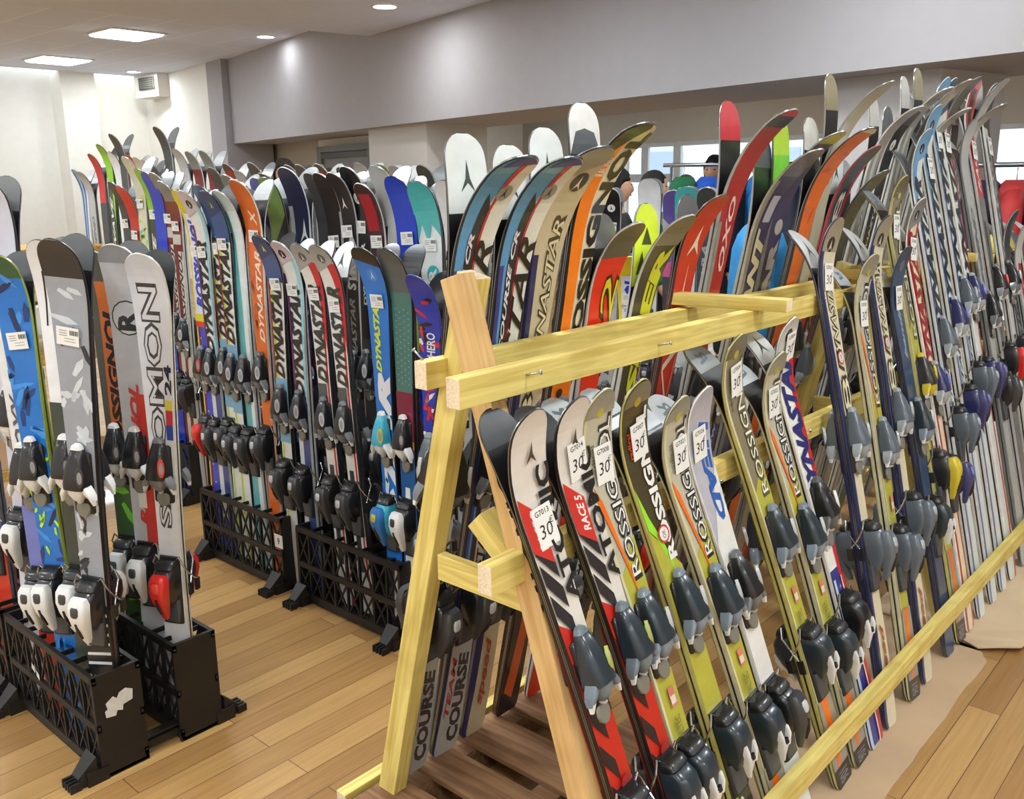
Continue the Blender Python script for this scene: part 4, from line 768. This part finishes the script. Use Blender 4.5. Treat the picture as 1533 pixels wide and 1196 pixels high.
# --- right side of the timber rack: tail y, tip y, tip height, look, binding, tag
FR_ = [(1.375, 1.255, 1.17, 'atomic', 'slateR', ('hand', 'G7013', '30', .80, .1)), (1.52, 1.39, 1.165, 'atomic', 'slateR', ('hand', 'G7014', '30', .885, .1)),
 (1.59, 1.475, 1.172, 'ros_grey', 'slate', ('hand', 'G7008', '30', .86, .1)), (1.745, 1.606, 1.177, 'ros_dark', 'slate', ('hand', 'G7007', '30', .88, .1)),
 (1.90, 1.745, 1.118, 'ros_grey', 'slate', ('hand', 'G7021', '30', .87, .2)), (1.985, 1.855, 1.115, 'head', 'black', ('hand', 'G7026', '30', .875, -.2)),
 (2.218, 2.065, 1.199, 'ros_olive', 'slate', ('hand', 'G7009', '30', .90, .1)), (2.339, 2.253, 1.136, 'ros_grey', 'slate', ('hand', 'G7022', '30', .88, -.1)),
 (2.45, 2.366, 1.203, 'dyn_rwb', 'blackW', ('hand', 'G7024', '30', .93, .3)), (2.57, 2.72, 1.456, 'dyn_cream', 'grey', ('hand', 'G7031', '30', .88, 0)),
 (2.767, 2.938, 1.334, 'ros_grey', 'grey', ('hand', 'G7033', '30', .86, 0)), (2.899, 3.119, 1.45, 'dyn_cream', 'grey', None),
 (3.13, 3.25, 1.344, 'navy_blue', 'slate', ('hand', 'G7035', '30', .87, 0)), (3.25, 3.347, 1.561, 'ros_olive', 'yellow', ('hand', 'G7036', '30', .89, 0)),
 (3.36, 3.478, 1.494, 'dyn_red', 'blue', ('hand', 'G7038', '30', .88, 0)), (3.50, 3.676, 1.743, 'dyn_sky', 'grey', None),
 (3.66, 3.85, 1.831, 'dyn_sky', 'blue', ('hand', 'G7041', '30', .87, 0)), (3.80, 4.02, 1.95, 'dyn_sky', 'grey', ('hand', 'G7043', '30', .88, 0)), (3.94, 4.114, 1.95, 'dyn_sky_red', 'blue', ('hand', 'G7044', '30', .87, 0)),
 (4.12, 4.30, 1.80, 'silver', 'black', None), (4.28, 4.471, 1.967, 'red_black', 'red', ('hand', 'G7050', '30', .85, 0)), (4.42, 4.744, 1.979, 'white_black', 'black', ('hand', 'G7052', '30', .86, 0)),
 (4.58, 4.70, 1.42, 'dk_grey', 'black', None), (4.74, 4.86, 1.36, 'white_red', 'red', None), (4.9, 5.0, 1.40, 'darkred', 'black', None), (5.06, 5.14, 1.34, 'blk_str', 'grey', None), (5.22, 5.3, 1.38, 'ice', 'black', None)]
for i, (y0, y1, z, dn, sty, tg) in enumerate(FR_):
    k = .30 if i < 9 else .272
    L = math.sqrt(z*z*(1+k*k)+(y1-y0)**2)+(.012 if i < 9 else .03)
    place((-.785, y0, .006), (-.785-k*z, y1, z), (1, 0, .1), L, dn, 'skis on the right side of the timber rack', 'from near end, timber rack right side', sty, tg, psty=sty)
# --- left side of the timber rack
KR = [(1.40, 1.395, 1.655, 'dyn_team', 'black'), (1.515, 1.54, 1.654, 'dyn_team', 'black'), (1.625, 1.65, 1.683, 'dyn_beige', 'black'), (1.765, 1.78, 1.74, 'ros_orange', 'black'),
 (1.90, 1.895, 1.481, 'red22', 'grey'), (2.05, 2.10, 1.498, 'fis', 'black'), (2.27, 2.29, 1.533, 'red_a', 'red'), (2.47, 2.46, 1.783, 'red_tall', 'black'),
 (2.64, 2.70, 1.696, 'navy_blk', 'grey'), (2.80, 2.80, 1.757, 'navy_tip', 'black'), (2.96, 3.03, 1.765, 'orange_pl', 'grey'), (3.12, 3.10, 1.90, 'beige', 'black'),
 (3.26, 3.24, 1.685, 'dark_8', 'grey'), (3.38, 3.36, 1.62, 'dark_green', 'black'), (3.50, 3.48, 1.86, 'grey_old', 'grey'), (3.63, 3.60, 1.82, 'blk_dyn', 'black'), (3.76, 3.74, 1.93, 'grey_old', 'grey'),
 (3.90, 3.88, 1.97, 'beige', 'black'), (4.04, 4.02, 1.88, 'grey_old', 'black'), (4.2, 4.2, 1.96, 'dk_grey', 'grey'), (4.4, 4.42, 1.9, 'beige', 'black'), (4.6, 4.6, 1.98, 'silver', 'black')]
for i, (y0, y1, z, dn, sty) in enumerate(KR):
    k = .19; z0 = .102 if y0 < 1.92 else .004
    h = z-z0; L = math.sqrt(h*h*(1+k*k)+(y1-y0)**2)+.06
    xx = -1.63+k*z0
    place((xx, y0, z0), (xx+k*h, y1, z), (1, 0, -.1), L, dn, 'skis on the left side of the timber rack', 'from near end, timber rack left side', sty, None)
# --- crate rows: x of tail, x of tip, top height, look, binding
def row(y, items, rowname, where, tagged=True, bind=True, face=(0, -1, 0)):
    for it in items:
        x0, x1, z, dn = it[:4]; sty = it[4] if len(it) > 4 else 'black'
        jy = R.uniform(-.006, .006); h = z-.02
        L = math.sqrt(h*h+(x1-x0)**2)+.04
        tg = ('code', '', '', .855 if R.random() < .6 else .83, R.uniform(-.15, .15)) if (tagged and (len(it) < 6 or it[5])) else None
        place((x0, y+jy, .02), (x1, y+jy+R.uniform(-.02, .02), z), face, L, dn, rowname, where, sty if bind else None, tg)
row(.975, [(-3.28, -3.26, 1.50, 'dk_grey'), (-3.10, -3.05, 1.45, 'wr_far', 'white'), (-2.86, -2.74, 1.60, 'lilac', 'white', 0), (-2.70, -2.69, 1.34, 'wr_far', 'white', 0), (-2.57, -2.62, 1.395, 'blue_splash', 'white'),
    (-2.49, -2.45, 1.44, 'white_lines', 'white', 0), (-2.41, -2.27, 1.445, 'bw_pat', 'white')], 'skis in the nearest black crate row', 'from left, nearest crate row', face=(.48, -.88, 0))
row(1.21, [(-2.66, -2.60, 1.40, 'ros_or2', 'white', 0), (-2.54, -2.47, 1.42, 'white_R', 'white', 0), (-2.41, -2.345, 1.395, 'salomon', 'red', 0)], 'skis in the second black crate row', 'from left, second crate row', face=(.48, -.88, 0))
row(2.02, [(-3.52, -3.53, 1.56, 'ros_star', 'red'), (-3.43, -3.46, 1.565, 'dyn_cyan'), (-3.35, -3.38, 1.57, 'dyn_lime'), (-3.27, -3.28, 1.56, 'dyn_lime'), (-3.19, -3.22, 1.568, 'teal_white', 'black', 0), (-3.08, -3.12, 1.60, 'orange_dyn'),
     (-2.95, -2.96, 1.39, 'dyn_lime'), (-2.84, -2.87, 1.37, 'dyn_cyan'), (-2.64, -2.73, 1.375, 'dyn_wred'), (-2.52, -2.62, 1.375, 'dyn_wred'),
     (-2.33, -2.37, 1.38, 'dyn_blue', 'cyan'), (-2.25, -2.265, 1.38, 'dots', 'white', 0), (-2.13, -2.14, 1.30, 'rwb', 'grey', 0)], 'skis in the crate row across the aisle', 'from left, crate row across aisle')
row(2.255, [(-3.50, -3.52, 1.62, 'darkred'), (-3.41, -3.43, 1.60, 'silver', 'black', 0), (-3.32, -3.36, 1.605, 'purple', 'black', 0), (-3.24, -3.29, 1.605, 'green_R', 'black', 0), (-3.08, -3.11, 1.632, 'navy_dyn', 'black', 0), (-2.96, -2.97, 1.62, 'dk_grey', 'black', 0),
     (-2.86, -2.88, 1.61, 'blk_red'), (-2.78, -2.80, 1.615, 'blk_str'), (-2.70, -2.735, 1.63, 'blk_dyn'), (-2.62, -2.655, 1.572, 'red_ar'), (-2.55, -2.59, 1.63, 'silver', 'black', 0), (-2.45, -2.50, 1.595, 'solid_blue', 'black'),
     (-2.30, -2.39, 1.587, 'teal_R', 'black'), (-2.2, -2.24, 1.585, 'white_wide')], 'skis in the back crate row across the aisle', 'from left, back row across aisle')
row(2.33, [(-4.74, -4.76, 1.60, 'dk_grey'), (-4.64, -4.66, 1.58, 'red_tip'), (-4.55, -4.57, 1.72, 'camo'), (-4.46, -4.45, 1.66, 'lime'), (-4.37, -4.36, 1.64, 'solid_blue', 'black', 0), (-4.29, -4.28, 1.63, 'darkred'), (-4.22, -4.21, 1.60, 'darkred')], 'skis in the left crate rack beyond the aisle', 'from left, left rack beyond aisle')
far = [(-7.0, 1.70, 'ice'), (-6.84, 1.68, 'silver'), (-6.70, 1.80, 'red_tip'), (-6.56, 1.86, 'lime'), (-6.42, 1.80, 'white_wide'), (-6.3, 1.92, 'dk_grey'), (-6.18, 1.78, 'red_tip'), (-6.05, 1.75, 'camo'), (-5.92, 1.74, 'white_red'), (-5.8, 1.72, 'dk_grey'),
       (-5.66, 1.94, 'dk_grey'), (-5.5, 1.80, 'silver'), (-5.36, 1.78, 'darkred'), (-5.22, 1.78, 'darkred'), (-5.08, 1.68, 'dk_grey'), (-4.94, 1.70, 'red_ar'), (-4.8, 1.66, 'silver'), (-4.68, 1.70, 'dk_grey'), (-4.5, 1.66, 'navy_blk'), (-4.36, 1.68, 'blk_str'), (-4.2, 1.67, 'dk_grey'), (-4.05, 1.68, 'red_ar'), (-3.9, 1.66, 'dk_grey'), (-3.78, 1.67, 'silver'), (-3.6, 1.66, 'green_R'), (-3.46, 1.65, 'silver'), (-3.3, 1.66, 'dk_grey'), (-3.1, 1.64, 'blk_dyn'), (-2.95, 1.62, 'silver')]
row(3.13, [(x, x+R.uniform(-.03, .03), z, d, 'black', 0) for x, z, d in far], 'skis in the distant crate row', 'from left, distant crate row', False, False)
row(4.2, [(-2.97, -2.97, 1.55, 'blk_dyn', 'black'), (-2.73, -2.73, 1.57, 'white_wide', 'black'), (-2.60, -2.60, 1.52, 'purple', 'black', 0), (-2.50, -2.50, 1.55, 'teal_R', 'black', 0), (-2.40, -2.40, 1.55, 'dk_grey', 'black', 0)], 'skis behind the timber rack near the windows', 'from left, row before the windows', face=(.4, -.9, 0))
row(2.98, [(-2.13, -2.13, 1.33, 'silver', 'black'), (-2.02, -2.02, 1.30, 'ros_star', 'black')], 'short skis seen between the tall left skis', 'from left, short row behind timber rack', face=(.5, -.85, 0))
crate_rack(-2.70, 4.12, 'black lattice crate rack in front of the window side'); crate_rack(-2.1, 2.92, 'black lattice crate rack with two short ski pairs', 1)

# ================================================================== CLOTHES, PEOPLE, SHELF
STEEL = mat((176, 178, 180), .3, metal=1.0, name='chrome')
def clothes_rail(x0, y0, x1, y1, h, label):
    t = empty('clothes_rail', ((x0+x1)/2, (y0+y1)/2, 0), math.atan2(y1-y0, x1-x0)); tag(t, label, 'clothes rail'); L = math.hypot(x1-x0, y1-y0)
    m = MB(); m.tube([(-L/2-.06, 0, h), (L/2+.06, 0, h)], .014, STEEL, 10); m.obj('rail', t, True)
    for s in (-1, 1):
        m = MB(); m.tube([(s*L/2, 0, .03), (s*L/2, 0, h)], .012, STEEL, 10); m.obj('upright', t, True)
        m = MB(); m.tube([(s*L/2, -.25, .02), (s*L/2, .25, .02)], .014, STEEL, 10); m.obj('foot', t, True)
    return t
def jacket(x, y, z, rz, col, label, group=None):
    t = empty('jacket', (x, y, z), rz); tag(t, label, 'jacket', group); c = mat(col, .75, bump=.4, var=.12, scale=14)
    m = MB(); rs = []
    for zz, w, d in ((-.05, .05, .05), (-.07, .09, .07), (-.10, .19, .09), (-.16, .23, .11), (-.3, .225, .12), (-.5, .22, .125), (-.7, .235, .13), (-.72, .22, .11)):
        rs.append([(w*math.cos(2*PI*k/20), d*math.sin(2*PI*k/20)*(1+.12*math.sin(k*3.0)), zz) for k in range(20)])
    m.loft(rs, c); m.obj('shell', t, True)
    for s in (-1, 1):
        m = MB(); m.tube([(s*.17, 0, -.13), (s*.24, .01, -.22), (s*.27, .0, -.45), (s*.27, .02, -.68)], [.055, .065, .055, .045], c, 10); m.obj('sleeve', t, True)
    m = MB(); m.tube([(0, 0, -.06), (0, 0, -.01), (.018, 0, .012), (.0, 0, .03), (-.016, 0, .014)], .003, STEEL, 6); m.tube([(-.17, 0, -.1), (0, 0, -.055), (.17, 0, -.1)], .006, STEEL, 6); m.obj('hanger', t, True)
clothes_rail(-3.70, 5.95, -2.75, 6.45, 1.70, 'chrome clothes rail with ski jackets before the shop windows')
for i, (c, n) in enumerate((((26, 110, 70), 'green'), ((30, 86, 190), 'royal blue'), ((24, 30, 44), 'black'), ((26, 118, 186), 'bright blue'), ((40, 44, 60), 'charcoal'), ((26, 140, 200), 'light blue'))):
    f = (i+.5)/6; jacket(-3.70+.95*f, 5.95+.5*f, 1.667, math.atan2(.5, .95)+PI/2+.1*math.sin(i*2), c, '%s ski jacket hanging on the rail before the windows' % n)
clothes_rail(-1.62, 5.82, -.55, 6.05, 1.66, 'dark clothes rail of jackets at the far right edge')
for i, (c, n) in enumerate((((26, 30, 52), 'navy'), ((170, 44, 44), 'red'), ((30, 34, 70), 'dark blue'), ((206, 206, 206), 'white'), ((30, 32, 40), 'black'), ((28, 34, 60), 'midnight blue'), ((60, 64, 74), 'slate grey'))):
    f = (i+.5)/7; jacket(-1.62+1.07*f, 5.82+.23*f, 1.627, .2+PI/2+.1*math.sin(i*3), c, '%s jacket on the clothes rail at the far right' % n)
jacket(-1.90, 3.80, 1.46, 2.09, (36, 140, 206), 'light blue jacket hanging between the tall red and navy skis')
hk = empty('coat_stand', (-1.90, 3.80, 0)); tag(hk, 'slim steel stand holding the light blue jacket', 'coat stand')
m = MB(); m.tube([(.0, .16, .02), (0, .16, 1.53), (0, .08, 1.53), (0, 0, 1.495)], .008, STEEL, 8); m.obj('pole', hk, True); m = MB(); m.loft([[(.16*math.cos(2*PI*k/20), .16+.16*math.sin(2*PI*k/20), z) for k in range(20)] for z in (0, .02)], STEEL); m.obj('base', hk)

SKIN = mat((206, 160, 132), .5, var=.04, name='skin')
def skinned(name, pts, edges, rad, m, parent, sub=2, root=0):
    me = bpy.data.meshes.new(name); me.from_pydata(pts, edges, []); me.materials.append(m)
    o = bpy.data.objects.new(name, me); COL.objects.link(o); o.parent = parent
    sk = o.modifiers.new('skin', 'SKIN'); sk.use_smooth_shade = True
    for i, r in enumerate(rad):
        v = me.skin_vertices[0].data[i]; v.radius = (r if isinstance(r, tuple) else (r, r)); v.use_root = (i == root)
    sb = o.modifiers.new('sub', 'SUBSURF'); sb.levels = sub; sb.render_levels = sub
    return o
def person(x, y, rz, h, jcol, tcol, hcol, label, bushy=False, lean=0.0):
    k = h/1.75; t = empty('person', (x, y, 0), rz); tag(t, label, 'person'); t.scale = (k, k, k)
    P = [(0, 0, .95), (0, 0, 1.15), (0, -.01, 1.36), (0, 0, 1.47), (0, -.01, 1.53)]; E_ = [(0, 1), (1, 2), (2, 3), (3, 4)]; Rr = [(.14, .10), (.13, .095), (.15, .10), (.055, .055), (.05, .05)]
    for s in (-1, 1):
        b = len(P); P += [(s*.10, 0, .88), (s*.11, -.015, .49), (s*.11, .01, .09), (s*.12, -.12, .04)]; E_ += [(0, b), (b, b+1), (b+1, b+2), (b+2, b+3)]; Rr += [.085, .055, .04, .035]
        b = len(P); P += [(s*.18, 0, 1.40), (s*.23, .02, 1.14), (s*.24, -.10, .93), (s*.24, -.15, .86)]; E_ += [(2, b), (b, b+1), (b+1, b+2), (b+2, b+3)]; Rr += [.055, .042, .028, (.034, .02)]
        for j, (dx, l) in enumerate(((-.026, .062), (-.009, .072), (.009, .068), (.026, .052))):
            c = len(P); P += [(s*.24+dx*.9, -.175, .835), (s*.24+dx, -.175-l*.35, .835-l*.5), (s*.24+dx, -.17-l*.3, .835-l)]; E_ += [(b+3, c), (c, c+1), (c+1, c+2)]; Rr += [.010, .009, .007]
        c = len(P); P += [(s*.24-s*.035, -.15, .845), (s*.24-s*.045, -.19, .815)]; E_ += [(b+3, c), (c, c+1)]; Rr += [.011, .009]
    skinned('body', P, E_, Rr, SKIN, t)
    JM = mat(jcol, .7, bump=.3, var=.1, scale=12)
    P = [(0, 0, .86), (0, 0, 1.12), (0, -.01, 1.36), (0, 0, 1.465)]; E_ = [(0, 1), (1, 2), (2, 3)]; Rr = [(.19, .14), (.175, .135), (.19, .13), (.075, .075)]
    for s in (-1, 1):
        b = len(P); P += [(s*.19, 0, 1.40), (s*.24, .02, 1.14), (s*.245, -.10, .94)]; E_ += [(2, b), (b, b+1), (b+1, b+2)]; Rr += [.08, .065, .05]
    skinned('jacket', P, E_, Rr, JM, t)
    P = [(0, 0, .95)]; E_ = []; Rr = [(.155, .12)]
    for s in (-1, 1):
        b = len(P); P += [(s*.10, 0, .86), (s*.11, -.015, .49), (s*.11, .01, .11)]; E_ += [(0, b), (b, b+1), (b+1, b+2)]; Rr += [.10, .075, .065]
    skinned('trousers', P, E_, Rr, mat(tcol, .8, bump=.2, var=.08), t)
    for s in (-1, 1):
        m = MB(); m.loft([[(s*.12+w*math.cos(2*PI*q/12), -.05+l*math.sin(2*PI*q/12), z) for q in range(12)] for z, w, l in ((0, .045, .13), (.03, .05, .135), (.07, .045, .10), (.11, .045, .06))], mat((30, 30, 32), .6)); m.obj('shoe', t, True)
    # head
    m = MB(); N = 18; rs = []
    for i in range(15):
        a = PI*i/14; z = math.cos(a); r = math.sin(a); ring = []
        for q in range(N):
            b = 2*PI*q/N; X = r*math.cos(b)*.077; Y = r*math.sin(b)*.096; Z = z*.118
            if Z < 0: X *= 1-.35*(-Z/.118)**1.3; Y *= 1-.12*(-Z/.118)
            if Y < 0 and abs(X) < .018 and -.035 < Z < .012: Y -= .016*(1-(Z+.035)/.06)
            if Y < 0 and .012 < abs(X) < .045 and .005 < Z < .03: Y += .008
            ring.append((X, Y-.012, 1.64+Z))
        rs.append(ring)
    m.loft(rs[1:-1], SKIN)
    for s in (-1, 1):
        m.loft([[(s*(.074+dx), -.005+.014*math.cos(2*PI*q/8)*f, 1.64+.03*math.sin(2*PI*q/8)*f) for q in range(8)] for dx, f in ((-.004, 1), (.008, 1), (.012, .6))], SKIN)
        m.loft([[(s*.03+.010*math.cos(2*PI*q/8)*f, yy, 1.655+.006*math.sin(2*PI*q/8)*f) for q in range(8)] for yy, f in ((-.088, 1), (-.099, .7))], mat((34, 30, 28), .3))
    m.loft([[(.022*math.cos(2*PI*q/8)*f, yy, 1.585+.006*math.sin(2*PI*q/8)*f) for q in range(8)] for yy, f in ((-.08, 1), (-.100, .8))], mat((170, 96, 90), .5))
    m.obj('head', t, True)
    HM = mat(hcol, .9, bump=1.0, var=.3, scale=60); m = MB(); rs = []; Rn = random.Random(3)
    B = .034 if bushy else .014
    for i in range(1, 11):
        a = PI*.62*i/10; ring = []
        for q in range(20):
            b = 2*PI*q/20; f = 1+(Rn.uniform(-.06, .10) if bushy else Rn.uniform(-.02, .03)); X = math.sin(a)*math.cos(b)*(.078+B)*f; Y = math.sin(a)*math.sin(b)*(.096+B)*f; Z = math.cos(a)*(.118+B)*f
            if Y < -.02 and Z < .06: Z = .06+.2*(Z-.06); Y = max(Y, -.085)
            ring.append((X, Y+.004, 1.645+Z))
        rs.append(ring)
    m.loft(rs, HM); m.obj('hair', t, True)
person(-8.2, 5.75, .6, 1.80, (60, 62, 70), (40, 42, 50), (60, 54, 50), 'person with bushy dark hair behind the distant skis, only hair showing', True)
person(-7.95, 6.15, -.9, 1.73, (70, 50, 50), (40, 42, 50), (66, 52, 42), 'person with short brown hair behind the distant skis near the grey door')
person(-3.95, 7.02, .2, 1.77, (34, 84, 190), (36, 38, 46), (36, 32, 32), 'dark-haired person in a blue jacket before the shop windows')
person(-4.75, 7.9, -1.2, 1.62, (40, 170, 70), (40, 42, 50), (90, 76, 64), 'person in a bright green jacket bending by the windows')
person(-3.5, 4.98, 2.4, 1.66, (22, 24, 26), (30, 32, 40), (24, 22, 22), 'person in a black jacket seen beside the tall orange ski')
person(-3.62, 5.6, 2.0, 1.64, (24, 120, 84), (30, 32, 40), (30, 28, 26), 'person in a dark green jacket behind the one in black')

sf = empty('timber_shelf', (-4.75, 1.65, 0)); tag(sf, 'yellow pine shelf with helmets seen past the left skis', 'shelf')
for z in (.28, .80, 1.30):
    m = MB(); m.box((0, 0, z), (.42, .9, .03), OLDPINE); m.box((.21, 0, z-.01), (.02, .9, .05), OLDPINE); m.obj('board', sf, bevel=.002)
for sx in (-1, 1):
    for sy in (-1, 1): m = MB(); m.box((sx*.19, sy*.43, .66), (.04, .03, 1.32), OLDPINE); m.obj('post', sf)
def helmet(x, y, z, col, label):
    t = empty('ski_helmet', (x, y, z), R.uniform(0, 6)); tag(t, label, 'helmet'); c = mat(col, .25, coat=.5, var=.03)
    m = MB(); rs = []
    for i in range(1, 10):
        a = PI*.6*i/9; rs.append([(math.sin(a)*math.cos(2*PI*q/24)*.12, math.sin(a)*math.sin(2*PI*q/24)*.145, .11+math.cos(a)*.12) for q in range(24)])
    m.loft(rs, c); m.obj('shell', t, True)
    for s in (-1, 1): m = MB(); m.loft([[(s*(.112+d), .0+.04*math.cos(2*PI*q/10)*f, .05+.045*math.sin(2*PI*q/10)*f) for q in range(10)] for d, f in ((-.01, 1), (.012, .9))], mat((30, 30, 32), .7)); m.obj('ear_pad', t)
    m = MB()
    for j in (-1, 0, 1): m.box((j*.035, -.05, .226), (.012, .06, .008), mat((24, 24, 26), .5))
    m.obj('vent', t)
helmet(-4.66, 1.50, .817, (24, 130, 74), 'glossy green ski helmet on the pine shelf, lower level')
helmet(-4.68, 1.85, .817, (210, 212, 210), 'white ski helmet on the pine shelf, lower level')
m = MB(); m.box((-4.72, 1.66, .39), (.34, .6, .19), CARD); tag(m.obj('cardboard_box', bevel=.003), 'brown cardboard box on the lowest board of the pine shelf', 'box')
